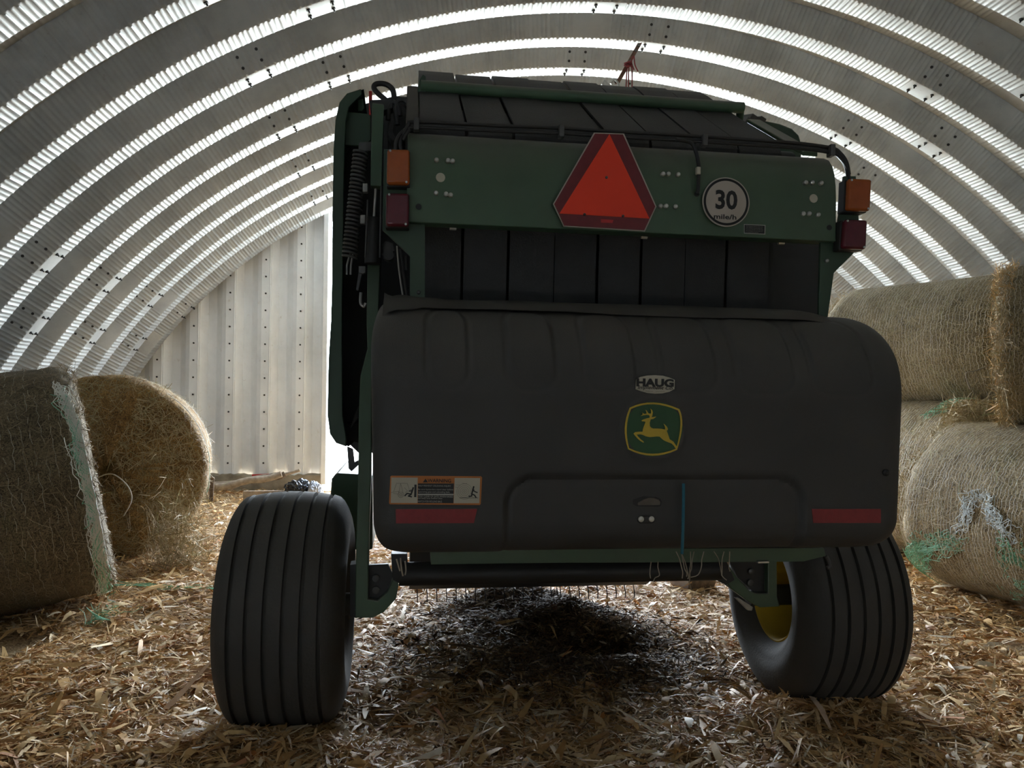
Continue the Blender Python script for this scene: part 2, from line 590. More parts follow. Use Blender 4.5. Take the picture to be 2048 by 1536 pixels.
def floor_h(x, y):
    x = np.asarray(x, float); y = np.asarray(y, float)
    h = -.045 + .05 * fnoise(x, y, .55, 1) + .03 * fnoise(x, y, .17, 2) + .012 * fnoise(x, y, .06, 3)
    def g(cx, cy, sx, sy, a):
        return a * np.exp(-((x - cx) / sx) ** 2 - ((y - cy) / sy) ** 2)
    h = h + g(.02, 5.15, .36, .24, .18) + g(.28, 4.75, .42, .24, .13) + g(-.2, 4.2, .5, .4, .03)
    h = h - g(.48, 4.36, .17, .15, .20) + g(.62, 4.05, .3, .15, .03)
    h = h + g(-1.1, 3.10, .42, .13, .085) + g(1.45, 3.50, .42, .13, .07) + g(-.85, 3.75, .2, .3, .05) + g(1.1, 4.6, .4, .25, .03)
    return h

gx = np.arange(-6.5, 10.5, .07); gy = np.arange(-3.1, 12.9, .07)
X, Y = np.meshgrid(gx, gy, indexing='ij')
Z = floor_h(X, Y)
n, m = X.shape
i = np.arange(n - 1)[:, None]; j = np.arange(m - 1)[None, :]
q = np.stack([i * m + j, (i + 1) * m + j, (i + 1) * m + j + 1, i * m + j + 1], -1).reshape(-1, 4)
struct(link('floor', fast('floor', np.stack([X, Y, Z], -1).reshape(-1, 3), q), 'floor', None, 3.))

# ground outside the door
o = MB().add([(-60, 12.6, -.06), (60, 12.6, -.06), (60, 90, -.06), (-60, 90, -.06)], [(0, 1, 2, 3)]).build('ground', 'gravel', None, None)
struct(o)

# ------------------------------------------------------------------ loose litter
def blades(cx, cy, cz, length, width, yaw, pitch, curl, roll, seg=3, twist=None):
    """numpy batch of curled tapering leaf strips -> verts, quads"""
    n = len(cx)
    t = np.linspace(-.5, .5, seg + 1)
    wprof = np.array([.35, 1.0, .85, .2]) if seg == 3 else np.ones(seg + 1)
    V = np.zeros((n, seg + 1, 2, 3))
    cyw, syw = np.cos(yaw), np.sin(yaw)
    for k in range(seg + 1):
        s = t[k] * length
        lx = s * np.cos(pitch)
        lz = s * np.sin(pitch) - curl * length * (4 * t[k] ** 2 - .5) * -1
        for e, sg in enumerate((-.5, .5)):
            w = sg * width * wprof[k]
            rl = roll + (0 if twist is None else twist * t[k])
            wy = w * np.cos(rl); wz = w * np.sin(rl)
            V[:, k, e, 0] = cx + lx * cyw - wy * syw
            V[:, k, e, 1] = cy + lx * syw + wy * cyw
            V[:, k, e, 2] = cz + lz + wz
    b = np.arange(n)[:, None] * (seg + 1) * 2
    qs = []
    for k in range(seg):
        qs.append(np.concatenate([b + 2 * k, b + 2 * k + 1, b + 2 * k + 3, b + 2 * k + 2], 1))
    return V.reshape(-1, 3), np.concatenate(qs, 0)

def litter(name, label, zones, lmean, wmean, lift, seed, mt='litter', spots=()):
    r = np.random.default_rng(seed)
    vs, qs, off = [], [], 0
    for y0, y1, xa, xb, n in zones:
        cy = r.uniform(y0, y1, n); cx = r.uniform(0, 1, n)
        cx = (xa + (xb - xa) * cx)
        L_ = lmean * np.exp(r.normal(0, .45, n)); W_ = wmean * np.exp(r.normal(0, .4, n))
        z = floor_h(cx, cy) + r.uniform(.004, lift, n)
        v, q = blades(cx, cy, z, L_, W_, r.uniform(0, 2 * PI, n) , r.normal(0, .12, n), r.normal(0, .12, n), r.normal(0, .34, n), 3, r.normal(0, .7, n))
        vs.append(v); qs.append(q + off); off += len(v)
    for px, py, sx, sy, n in spots:
        cx = r.normal(px, sx, n); cy = r.normal(py, sy, n)
        L_ = lmean * np.exp(r.normal(0, .45, n)); W_ = wmean * np.exp(r.normal(0, .4, n))
        v, q = blades(cx, cy, floor_h(cx, cy) + r.uniform(.012, lift, n), L_, W_, r.uniform(0, 2 * PI, n), r.normal(0, .2, n), r.normal(0, .12, n), r.normal(0, .4, n), 3, r.normal(0, .7, n))
        vs.append(v); qs.append(q + off); off += len(v)
    o = link(name, fast(name, np.concatenate(vs), np.concatenate(qs)), mt, None, 3.)
    tag(o, label, 'litter', None, 'stuff')

litter('husk_litter', 'broad dry corn husks strewn over the barn floor', [(2.3, 4.6, -2.7, 2.9, 9500), (4.6, 7.5, -4.6, 4.6, 8500), (7.5, 11.85, -6.2, 6.0, 7000)], .135, .021, .034, 11)
litter('stalk_litter', 'narrow chopped corn stalks and straw covering the barn floor', [(2.3, 4.6, -2.7, 2.9, 34000), (4.6, 7.5, -4.6, 4.6, 26000), (7.5, 11.85, -6.2, 6.0, 16000)], .10, .0062, .034, 12)

litter('shred_litter', 'short pale shreds of straw scattered over the barn floor', [(2.3, 4.6, -2.7, 2.9, 30000), (4.6, 7.5, -4.6, 4.6, 16000)], .04, .0045, .04, 13)
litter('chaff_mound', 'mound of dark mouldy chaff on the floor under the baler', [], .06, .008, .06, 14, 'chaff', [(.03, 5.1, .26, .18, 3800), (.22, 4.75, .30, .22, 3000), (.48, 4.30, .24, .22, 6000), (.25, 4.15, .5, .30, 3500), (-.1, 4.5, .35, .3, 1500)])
# ------------------------------------------------------------------ round hay bales
def bale(label, centre, axis, R, L, mt, seed, net='net', lines=54, sag=.10, straws=5000, end_net=0., fringe=400, netdens=.93, floor_z=None, patches=()):
    """axis: unit vector from one flat end to the other; local frame: u along axis, angle 0 = up"""
    r = np.random.default_rng(seed)
    A = Vector(axis).normalized()
    S = A.cross(Vector((0, 0, 1))).normalized()
    Uv = S.cross(A).normalized()
    root = thing('round_hay_bale', label, 'hay bale', (centre[0], centre[1], (floor_z if floor_z is not None else centre[2] - R)))
    off = Vector(root.location)
    A3, S3, U3, C3 = np.array(A), np.array(S), np.array(Uv), np.array(Vector(centre) - off)
    zmin = (floor_z if floor_z is not None else -99) - off[2]
    def surf(u, th, rad):
        """u in -1..1, rad relative 0..1.. -> xyz (numpy)"""
        lump = 1 + .035 * (fnoise(u * 2 + 7 + seed, th * 1.5 + 3, .8, seed) - .5) + .02 * (fnoise(u * 5 + 9, th * 4 + 11, .7, seed + 1) - .5)
        rr = R * rad * lump
        x = rr * np.sin(th); z = rr * np.cos(th)
        # sagging: lower half spreads, crown drops
        k = sag * (np.clip(-z / R, -1, 1))
        x = x * (1 + .6 * k)
        z = z * (1 - sag * .35)
        p = C3 + np.multiply.outer(u * L / 2, A3) + np.multiply.outer(x, S3) + np.multiply.outer(z, U3)
        p[..., 2] = np.maximum(p[..., 2], zmin + .0)
        return p
    # body: side with rounded shoulders + two flat ends
    nt_, th = 120, np.linspace(0, 2 * PI, 121)[:-1]
    prof = [(-1, 0), (-1.01, .25), (-1.015, .5), (-1.01, .75), (-.99, .88), (-.96, .955), (-.9, .99)] + [(a, 1.0) for a in np.linspace(-.8, .8, 15)] + [(.9, .99), (.96, .955), (.99, .88), (1.01, .75), (1.015, .5), (1.01, .25), (1, 0)]
    rows = []
    for u, rd in prof:
        rough = .022 * (fnoise(th * 9 + 50, np.full_like(th, u * 9 + 60), .6, seed + 5) - .5)
        rows.append(surf(np.full_like(th, u) + (rough * 3 if abs(u) > .95 else 0), th, rd + (rough if rd > .5 else 0)))
    V = np.stack(rows)
    n, m = V.shape[:2]
    i = np.arange(n - 1)[:, None]; j = np.arange(m)[None, :]
    q = np.stack([i * m + j, i * m + (j + 1) % m, (i + 1) * m + (j + 1) % m, (i + 1) * m + j], -1).reshape(-1, 4)
    link('hay_body', fast('hay_body', V.reshape(-1, 3), q), mt, root, 3.)
    # loose stalks lying in and out of the surface
    def stalks(u, th, rd, ln, wd, out):
        p = surf(u, th, rd)
        e = .02
        t1 = surf(u, th + e, rd) - p; t1 /= np.linalg.norm(t1, axis=1, keepdims=True) + 1e-9
        end = rd < .97
        t2 = np.where(end[:, None], surf(u, th, rd * .97) - p, np.broadcast_to(A3, p.shape))
        t2 = t2 / (np.linalg.norm(t2, axis=1, keepdims=True) + 1e-9)
        nr = np.cross(t1, t2); nr /= np.linalg.norm(nr, axis=1, keepdims=True) + 1e-9
        o_ = p - C3
        nr *= np.sign((nr * o_).sum(1, keepdims=True))
        a = r.normal(0, .9, len(u)) + np.where(r.random(len(u)) < .25, PI / 2, 0)
        d = t1 * np.cos(a)[:, None] + t2 * np.sin(a)[:, None] + nr * r.normal(out, out + .06, len(u))[:, None]
        d /= np.linalg.norm(d, axis=1, keepdims=True)
        w = np.cross(d, nr); w /= np.linalg.norm(w, axis=1, keepdims=True) + 1e-9
        s = np.linspace(0, 1, 4)
        bend = r.normal(0, .25, len(u))[:, None] * np.ones(3)
        Vs = np.zeros((len(u), 4, 2, 3))
        for k in range(4):
            c = p + nr * .004 + d * (ln * (s[k] - .35))[:, None] + (w * bend + nr * np.abs(bend) * .2 - np.array([0, 0, .15]) * (out * 3)) * (ln * s[k] ** 2)[:, None]
            for e_, sg in enumerate((-.5, .5)):
                Vs[:, k, e_] = c + w * (sg * wd)[:, None]
        Vs[..., 2] = np.maximum(Vs[..., 2], zmin + .01)
        b = np.arange(len(u))[:, None] * 8
        qq = np.concatenate([np.concatenate([b + 2 * k, b + 2 * k + 1, b + 2 * k + 3, b + 2 * k + 2], 1) for k in range(3)], 0)
        return Vs.reshape(-1, 3), qq
    ns = straws
    v1, q1 = stalks(r.uniform(-.97, .97, ns), r.uniform(0, 2 * PI, ns), np.full(ns, 1.003), r.uniform(.05, .16, ns), r.uniform(.0016, .0034, ns), .02)
    ne = ns
    sg = np.where(r.random(ne) < .5, 1.0, -1.0)
    v2, q2 = stalks(sg * 1.012, r.uniform(0, 2 * PI, ne), np.sqrt(r.uniform(.02, .93, ne)), r.uniform(.05, .18, ne), r.uniform(.002, .0045, ne), .05)
    nf = fringe
    sg = np.where(r.random(nf) < .5, 1.0, -1.0)
    v3, q3 = stalks(sg * r.uniform(.93, 1.0, nf), r.uniform(0, 2 * PI, nf), np.full(nf, .97), r.uniform(.06, .2, nf), r.uniform(.002, .004, nf), .35)
    o = link('loose_stalks', fast('loose_stalks', np.concatenate([v1, v2, v3]), np.concatenate([q1, q2 + len(v1), q3 + len(v1) + len(v2)])), 'shadestraw' if mt == 'hayshade' else 'straw', root, None)
    o['kind'] = 'stuff'
    # net wrap: zigzag threads round the circumference
    vs, qs, off_ = [], [], 0
    nseg = 110
    def thread(u0, th0, th1, n_, amp, wd, rad):
        nonlocal off_
        t = np.linspace(th0, th1, n_)
        zig = np.where(np.arange(n_) % 2 == 0, 1, -1) * amp / (L / 2)
        u = np.clip(u0 + zig + .026 * (fnoise(t * 4 + 20, np.full_like(t, u0 * 30 + 40), .5, seed + 2) - .5), -1.02, 1.02)
        rd = rad - .05 * np.clip((np.abs(u) - .93) / .08, 0, 1) ** 2 + r.normal(0, .0012, n_)
        p = surf(u, t, rd)
        du = np.broadcast_to(A3 * wd / 2, p.shape)
        Vt = np.stack([p - du, p + du], 1).reshape(-1, 3)
        k = np.arange(n_ - 1)
        k = k[r.random(n_ - 1) < netdens]
        qs.append(np.stack([2 * k, 2 * k + 1, 2 * k + 3, 2 * k + 2], 1) + off_)
        vs.append(Vt); off_ += len(Vt)
    us = np.linspace(-1.0, 1.0, lines)
    for u0 in us:
        thread(u0, 0, 2 * PI, nseg, r.uniform(.003, .0055), r.uniform(.0018, .0040), 1.009)
    link('net_wrap', fast('net_wrap', np.concatenate(vs), np.concatenate(qs)), net, root, None)
    # torn scraps of net lying over the wrap: scribbled threads following a path on the surface
    for mtp, path, wid, cnt in patches:
        mb = MB()
        P = smooth_path(path, 6)
        for k in range(cnt):
            i0 = int(r.integers(0, max(1, len(P) - 5)))
            ln = int(r.integers(6, 14))
            o1 = Vector(r.normal(0, wid, 3))
            pts = []
            for j in range(i0, min(len(P), i0 + ln)):
                q_ = P[j] + o1 + Vector(r.normal(0, .02, 3)) - Vector(centre)
                u_ = q_.dot(A); ra = q_ - A * u_
                if ra.length > 1e-4:
                    pp = surf(np.array([max(-1.0, min(1.0, u_ / (L / 2)))]), np.array([math.atan2(ra.dot(S), ra.dot(Uv))]), np.array([1.02]))[0]
                    pts.append(Vector(pp))
            if len(pts) > 2: mb.tube(smooth_path(pts, 2), .0024, 4, False)
        mb.build('torn_net', mtp, root, None)
    return root

def unit(x, y, z=0):
    return Vector((x, y, z)).normalized()

# left, near: its flat end turned away to the right
b1 = bale('big round hay bale on the left nearest the viewer, cut by the photo edge', (-3.47, 5.05, .76), unit(.9, .50, .20), .80, 1.3, 'hayshade', 21, 'dimnet', 26, .06, 4500, 0, 900, .7, 0.0,
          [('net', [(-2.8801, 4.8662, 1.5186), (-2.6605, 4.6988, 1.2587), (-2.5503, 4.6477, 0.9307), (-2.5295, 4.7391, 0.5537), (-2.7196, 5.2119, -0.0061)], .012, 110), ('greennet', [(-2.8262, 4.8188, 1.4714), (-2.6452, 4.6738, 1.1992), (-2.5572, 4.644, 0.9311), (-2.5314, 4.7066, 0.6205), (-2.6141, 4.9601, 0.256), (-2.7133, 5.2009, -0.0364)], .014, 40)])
# left, behind: flat brown end faces the viewer
b2 = bale('golden hay bale standing behind the nearest left bale, its flat loose end showing', (-3.70, 7.22, .80), unit(-.34, .94), .82, 1.25, 'haygold', 22, 'dimnet', 36, .05, 6000, 0, 1500, .9, 0.0,
          [('net', [(-2.7816, 6.1797, 1.4423), (-2.2595, 5.2699, 1.2409), (-1.9661, 4.7222, 1.0502), (-1.9169, 4.7009, 0.8093), (-1.9235, 4.7696, 0.6152)], .03, 60), ('greennet', [(-1.9193, 4.6107, 1.0301), (-1.8971, 4.6353, 0.8782), (-2.1201, 5.2376, 0.5998)], .02, 25)])
# right stack
b3 = bale('large net wrapped hay bale on the ground at the right, with torn green netting', (3.83, 5.40, .64), unit(-.30, .95), .67, 1.5, 'hay', 23, 'net', 58, .08, 6000, 0, 500, .97, 0.0,
          [('greennet', [(3.0353, 5.7643, 0.4701), (3.0698, 5.7588, 0.3785), (3.1382, 5.9373, 0.1917), (3.2985, 6.421, -0.0366), (3.2633, 6.4087, -0.1166)], .04, 70), ('greennet', [(3.0299, 6.0512, 0.2828), (3.0934, 6.0221, 0.2115), (3.0879, 5.7577, 0.3418), (3.1096, 5.5635, 0.4345), (3.1427, 5.4339, 0.4594)], .036, 60), ('whitenet', [(3.1372, 5.455, 0.4553), (3.1445, 5.3474, 0.6138), (3.1653, 5.324, 0.7725), (3.2008, 5.2412, 0.8111), (3.2124, 5.1509, 0.7297), (3.2303, 5.0743, 0.6429), (3.262, 4.9972, 0.5432)], .024, 60), ('greennet', [(3.256, 5.028, 0.5211), (3.2866, 5.0103, 0.4279), (3.3429, 5.0416, 0.2918), (3.4495, 5.2332, 0.1125)], .05, 55)])
b4 = bale('hay bale on the ground, in the gap behind the torn netted one', (3.95, 7.05, .74), unit(-.30, .95), .74, 1.45, 'hay', 24, 'net', 56, .05, 5000, 0, 900, .88, 0.0,
          [('greennet', [(3.5908, 6.6976, 1.3285), (3.7246, 6.6264, 1.3959), (3.8914, 6.6915, 1.4616), (3.9777, 6.6906, 1.4755)], .05, 45)])
b5 = bale('long hay bale lying on top of the stack behind the black rear cover', (3.98, 7.30, 1.98), unit(.56, -.83), .60, 1.62, 'haygrey', 25, 'net', 58, .02, 4500, 0, 300, .98, None)
b6 = bale('upper hay bale at the right photo edge with a ragged golden rim', (4.25, 5.36, 1.86), unit(.80, -.60), .60, 1.4, 'haygrey', 26, 'net', 54, .02, 4500, 0, 2200, .97, None)
# ragged golden straw round the far rim of the upper right bale
r_ = np.random.default_rng(31)
n = 1000
A6 = np.array(unit(.80, -.60)); S6 = np.array([A6[1], -A6[0], 0]); th = r_.uniform(0, 2 * PI, n)
rad = .60 * r_.uniform(.86, 1.04, n)
P6 = np.array([4.25, 5.36, 1.86]) - A6 * (.70 - r_.uniform(-.04, .10, n))[:, None] + S6 * (rad * np.sin(th))[:, None] + np.array([0, 0, 1.]) * (rad * np.cos(th))[:, None] - np.array(b6.location)
v, q = blades(P6[:, 0], P6[:, 1], P6[:, 2], r_.uniform(.06, .2, n), r_.uniform(.003, .007, n), r_.uniform(0, 2 * PI, n), r_.normal(0, .8, n), r_.normal(0, .12, n), r_.uniform(0, 3, n))
o = link('rim_straw', fast('rim_straw', v, q), 'gold', b6, None); o['kind'] = 'stuff'

# a long bent straw sticking out of the near left bale
p = smooth_path([(-2.8398, 5.3, 0.8742), (-2.7115, 5.25, 0.9044), (-2.5832, 5.2, 0.83), (-2.5547, 5.2, 0.7362), (-2.6067, 5.2, 0.6282)], 8)
o = MB().tube([Vector(a) - b1.location for a in p], .004, 6).build('bent_stalk', 'palestrand', b1, 3.)
p = smooth_path([(3.2097, 5.2, 1.6926), (3.0651, 5.1, 1.6542), (3.0055, 5.1, 1.6338), (3.032, 5.1, 1.5347)], 6)
MB().tube([Vector(a) - b6.location for a in p], .004, 6).build('bent_stalk', 'palestrand', b6, 3.)
# hay clump spilling between the right bales
r_ = np.random.default_rng(5)
n = 700
cx = r_.normal(3.68, .10, n); cy = r_.normal(6.2, .08, n); cz = r_.uniform(1.22, 1.46, n)
v, q = blades(cx, cy, cz, r_.uniform(.08, .25, n), r_.uniform(.003, .008, n), r_.uniform(0, 2 * PI, n), r_.normal(0, .7, n), r_.normal(0, .12, n), r_.uniform(0, 3, n))
o = link('straw_tuft', fast('straw_tuft', v, q), 'straw', None, None)
tag(o, 'tuft of loose straw caught between the bales of the right stack', 'straw', None, 'stuff')
n = 1500
cx = r_.normal(-2.78, .13, n); cy = r_.normal(6.45, .12, n); cz = np.abs(r_.normal(.0, .27, n)) + .02
v, q = blades(cx, cy, cz, r_.uniform(.08, .28, n), r_.uniform(.003, .007, n), r_.uniform(0, 2 * PI, n), r_.normal(0, .8, n), r_.normal(0, .12, n), r_.uniform(0, 3, n))
o = link('straw_heap', fast('straw_heap', v, q), 'straw', None, None)
tag(o, 'heap of pulled out hay at the foot of the golden left bale', 'straw', None, 'stuff')

# torn green net on the floor by the near left bale
r_ = np.random.default_rng(6)
mb = MB()
NS = (-2.6032, 4.9472, 0.03)
for k in range(26):
    a = Vector(NS) + Vector((r_.normal(0, .026), r_.normal(0, .07), .0))
    pth = [a]
    for j in range(6):
        pth.append(pth[-1] + Vector((r_.normal(0, .03), r_.normal(0, .02), r_.normal(0, .02))))
    mb.tube([(p[0], p[1], max(.01, p[2])) for p in pth], .0018, 4, False)
NA, NB, NC_, ND = (-2.3797, 4.35, 0.2493), (-2.3454, 4.35, 0.2161), (-2.2979, 4.32, 0.1888), (-2.231, 4.32, 0.1895)
for k in range(7):
    a = Vector(NA).lerp(NB, k / 6); b = Vector(NC_).lerp(ND, k / 6)
    mb.tube(smooth_path([a, ((a[0] + b[0]) / 2, a[1], (a[2] + b[2]) / 2 - .01), b], 4), .002, 4, False)
tag(mb.build('net_scrap', 'greennet', None, None), 'scrap of green net at the foot of the nearest left bale', 'net')
SA, SB = (-2.9515, 5.7203, 0.05), (-2.1138, 5.6178, 0.05)
mb = MB()
for k in range(5):
    pth = [Vector(SA).lerp(SB, j / 6) + Vector((0, r_.normal(0, .03) - .012 * k, 0)) for j in range(7)]
    mb.tube(smooth_path(pth, 4), .003, 4, False)
tag(mb.build('net_strip', 'greennet', None, None), 'strip of pale green net trailing over the straw toward the left tyre', 'net')

# ------------------------------------------------------------------ things along the back wall and under the machine
def pole(name, label, cat, a, b, r0, r1, mt, group=None):
    n = 8
    P = [Vector(a).lerp(Vector(b), i / n) + Vector((0, 0, .015 * math.sin(i * 1.7))) for i in range(n + 1)]
    o = MB().tube(P, [r0 + (r1 - r0) * i / n for i in range(n + 1)], 10).build(name, mt, None, .8)
    tag(o, label, cat, group)
pole('wooden_pole', 'longest weathered pole lying in front of the concrete footing', 'pole', (-4.2833, 10.6, 0.1232), (-3.243, 10.9, 0.3146), .055, .045, 'wood')
pole('wooden_pole', 'thin pole lying across the ends of the poles by the back wall', 'pole', (-4.3911, 10.9, 0.1348), (-3.0646, 11.2, 0.3435), .03, .022, 'wood')
pole('wooden_pole', 'dark pole tucked under the pale poles by the back wall', 'pole', (-3.6696, 10.85, 0.2316), (-3.2228, 11, 0.3046), .05, .045, 'darkwood')
o = MB().box((0, 0, 0), (.62, .05, .13), (0, 0, 0)).build('wooden_board', 'wood', None, .6, .005)
o.location = (-3.8106, 11.9585, 0); o.location.z = .09; o.location.y = 10.4; o.location.x = (-3.2807, 10.4, 0.2175)[0] ; o.rotation_euler = (0, 0, .18)
tag(o, 'weathered board on edge in the straw below the poles', 'board')
o = MB().box((0, 0, 0), (.05, .05, .42)).build('wooden_stake', 'darkwood', None, .6, .004)
o.location = ((-4.0344, 10.4, 0.1701)[0], 10.4, .12); o.rotation_euler = (.05, .04, .3)
tag(o, 'short dark stake upright in front of the long pole', 'stake')
o = MB().box((0, 0, 0), (.26, .03, .03)).build('red_bar', 'redpaint', None, .6, .004)
o.location = (-3.7269, 11.5, 0.2487); o.rotation_euler = (0, -.04, .1)
tag(o, 'small red bar on the concrete ledge of the back wall', 'bar')

def crumple(name, label, mt, c, d, seed, cat):
    bm = bmesh.new()
    bmesh.ops.create_icosphere(bm, subdivisions=5, radius=1)
    for v in bm.verts:
        p = v.co.copy()
        k = 1 + .35 * (noise.noise(p * 1.6 + Vector((seed, 0, 0)))) + .22 * abs(noise.noise(p * 4 + Vector((0, seed, 0)))) + .10 * abs(noise.noise(p * 9 + Vector((0, 0, seed))))
        p *= k
        v.co = (p.x * d[0], p.y * d[1], max(p.z * d[2], -d[2] * .75))
    me = bpy.data.meshes.new(name)
    bm.to_mesh(me); bm.free()
    o = link(name, me, mt, None, .5)
    o.location = (c[0], c[1], c[2])
    tag(o, label, cat)
crumple('plastic_bag', 'crumpled glossy black plastic bag by the barn door', 'bag', ((-2.8984, 10.5, 0.2773)[0], 10.5, .13), (.2, .17, .15), 3, 'plastic bag')
crumple('plastic_sheet', 'small grey plastic scrap beside the black bag', 'greybag', ((-2.6545, 10.45, 0.285)[0], 10.45, .12), (.10, .12, .15), 9, 'plastic')
# weeds and pale stones seen through the open door
r_ = np.random.default_rng(9)
n = 260
cx = r_.normal(-4.3, .35, n); cy = r_.normal(15.0, .9, n); cz = np.full(n, .02)
v, q = blades(cx, cy, cz + .08, r_.uniform(.12, .35, n), r_.uniform(.006, .012, n), r_.uniform(0, 2 * PI, n), r_.uniform(.6, 1.4, n), r_.normal(0, .1, n), r_.uniform(0, 3, n))
o = link('grass', fast('grass', v, q), 'grass', None, None)
tag(o, 'green grass outside the open barn door', 'grass', None, 'stuff')

# sawn log lying beyond the machine
t = thing('log', 'short sawn log lying on the straw beyond the baler', 'log', (1.3775, 5.874, 0), (0, 0, .55))
mb = MB()
R_ = .105
ring = []
for xx, rr in ((-.13, .97), (-.125, 1), (0, 1.03), (.15, 1)):
    ring.append((xx, R_ * rr))
mb.lathe_x(ring, 0, 0, R_ - .02, 24)
mb.build('bark', 'bark', t, .8)
MB().lathe_x([(-.131, 0.001), (-.131, R_ * .5), (-.13, R_ * .97)], 0, 0, R_ - .02, 24).build('cut_end', 'logend', t, .8)
MB().lathe_x([(.151, R_), (.151, .001)], 0, 0, R_ - .02, 24).build('cut_end', 'logend', t, .8)
o = MB().box((0, 0, 0), (1.7, .1, .1)).build('squared_timber', 'wood', None, .6, .004)
o.location = ((1.1504, 6.6, -0.0991)[0], 6.6, .05); o.rotation_euler = (0, 0, .05)
tag(o, 'pale squared timber on the straw behind the log', 'timber')

# iron strap hanging from the ceiling crown
t = thing('ceiling_strap', 'rusty iron strap hanging slantwise from the barn ceiling', 'strap', (1.2073, 7.4, 4.8855))
a = Vector((1.2073, 7.4, 4.8855)) - t.location; b = Vector((0.9677, 7.25, 4.4231)) - t.location
d = (b - a)
mb = MB()
mb.prism([a + Vector((-.022, 0, 0)), a + Vector((.022, 0, .005)), b + Vector((.022, 0, .005)), b + Vector((-.022, 0, 0))], .012)
mb.build('strap_bar', 'rust', t, .6, .002)
for f in (.07, .2, .45):
    c = a + d * f
    MB().tube([c + Vector((0, -.004, 0)), c + Vector((0, -.02, 0))], .012, 8).build('bolt', 'darksteel', t, .6)
c = b
mb = MB().tube(smooth_path([c + Vector((-.06, 0, 0)), c + Vector((-.02, 0, .04)), c + Vector((.02, 0, -.02)), c + Vector((-.03, 0, -.07)), c + Vector((-.07, 0, -.04))], 5), .01, 8)
mb.prism([c + Vector((-.15, -.02, -.01)), c + Vector((-.12, -.02, .03)), c + Vector((-.03, -.02, -.05)), c + Vector((-.07, -.02, -.09))], .03)
mb.build('clamp', 'steel', t, .6)
mb = MB()
for A_, B_, C_ in (((1.083, 7.27, 4.6235), (1.079, 7.27, 4.5183), (1.08, 7.27, 4.3702)), ((1.0925, 7.27, 4.6236), (1.1119, 7.27, 4.5664), (1.1132, 7.27, 4.3753)), ((1.0641, 7.27, 4.6042), (1.0601, 7.27, 4.4942), (1.0562, 7.27, 4.3747)), ((1.13, 7.27, 4.7004), (1.14, 7.27, 4.6144), (1.169, 7.27, 4.5526)), ((1.1205, 7.27, 4.7003), (1.1066, 7.27, 4.6428), (1.1309, 7.27, 4.5665))):
    mb.tube(smooth_path([A_, B_, C_], 5), .006, 6)
for k in range(4):
    c = Vector((1.0736, 7.27, 4.609))
    mb.tube([c + Vector((.035 * math.cos(t_), .03 * math.sin(t_ + k), .02 * math.sin(t_ + k * .8) + .01 * k)) for t_ in np.linspace(0, 2 * PI, 14)], .007, 6, False)
tag(mb.build('twine', 'redtwine', None, .8), 'dark red baling twine knotted on the hanging iron strap', 'twine')
# ------------------------------------------------------------------ the round baler; machine frame: X right, Y forward, Z up, 0 = ground under the axle
BAL = thing('round_baler', 'big dark green round baler seen from behind, black rear cover, orange triangle', 'baler', (.273, 3.685, -.017), (0, .006, .138))

# ---- wheels
def wheel(cx):
    R_, W_ = .512, .268
    half = []
    # right half of the tread from the crown to the shoulder with three grooves
    gro = [.035, .104, .172]
    x = 0.
    pts = [(0, R_)]
    for g in gro:
        rr = R_ - .55 * g * g
        pts += [(g - .0085, rr + .001), (g - .006, rr - .016), (g + .006, rr - .016), (g + .0085, rr)]
    pts += [(.205, .487), (.222, .470), (.24, .44), (.256, .40), (.264, .36), (.262, .325), (.255, .31), (.252, .29), (.243, .27), (.225, .245), (.205, .225), (.19, .21)]
    prof = [(-a, r) for a, r in reversed(pts[1:])] + pts
    mb = MB().lathe_x(prof, cx, 0, R_, 96)
    for i, p in enumerate(mb.v):      # the loaded tyre is a little flat where it stands
        if p[2] < .03: mb.v[i] = (cx + (p[0] - cx) * 1.02, p[1], .006 + p[2] * .5)
    t = mb.build('tyre', 'rubber', BAL, .45)
    inn = -1 if cx > 0 else 1
    rim = [(.20 * inn, .232), (.205 * inn, .216), (.19 * inn, .205), (.05 * inn, .195), (-.10 * inn, .185), (-.12 * inn, .15), (-.12 * inn, .09), (-.12 * inn, .001)]
    MB().lathe_x(rim, cx, 0, R_, 48).build('rim', 'yellow', t, .6)
    rim2 = [(-.20 * inn, .232), (-.205 * inn, .216), (-.19 * inn, .205), (-.12 * inn, .19), (-.03 * inn, .185)]
    MB().lathe_x(rim2, cx, 0, R_, 48).build('rim', 'yellow', t, .6)
    hub = MB().tube([(cx + .0 * inn, 0, R_), (cx + .33 * inn, 0, R_)], .05, 20)
    hub.tube([(cx + .06 * inn, 0, R_), (cx - .02 * inn, 0, R_)], .085, 24)
    hub.build('hub', 'black', t, .6)
    return t
wheel(-1.28)
wheel(1.235)

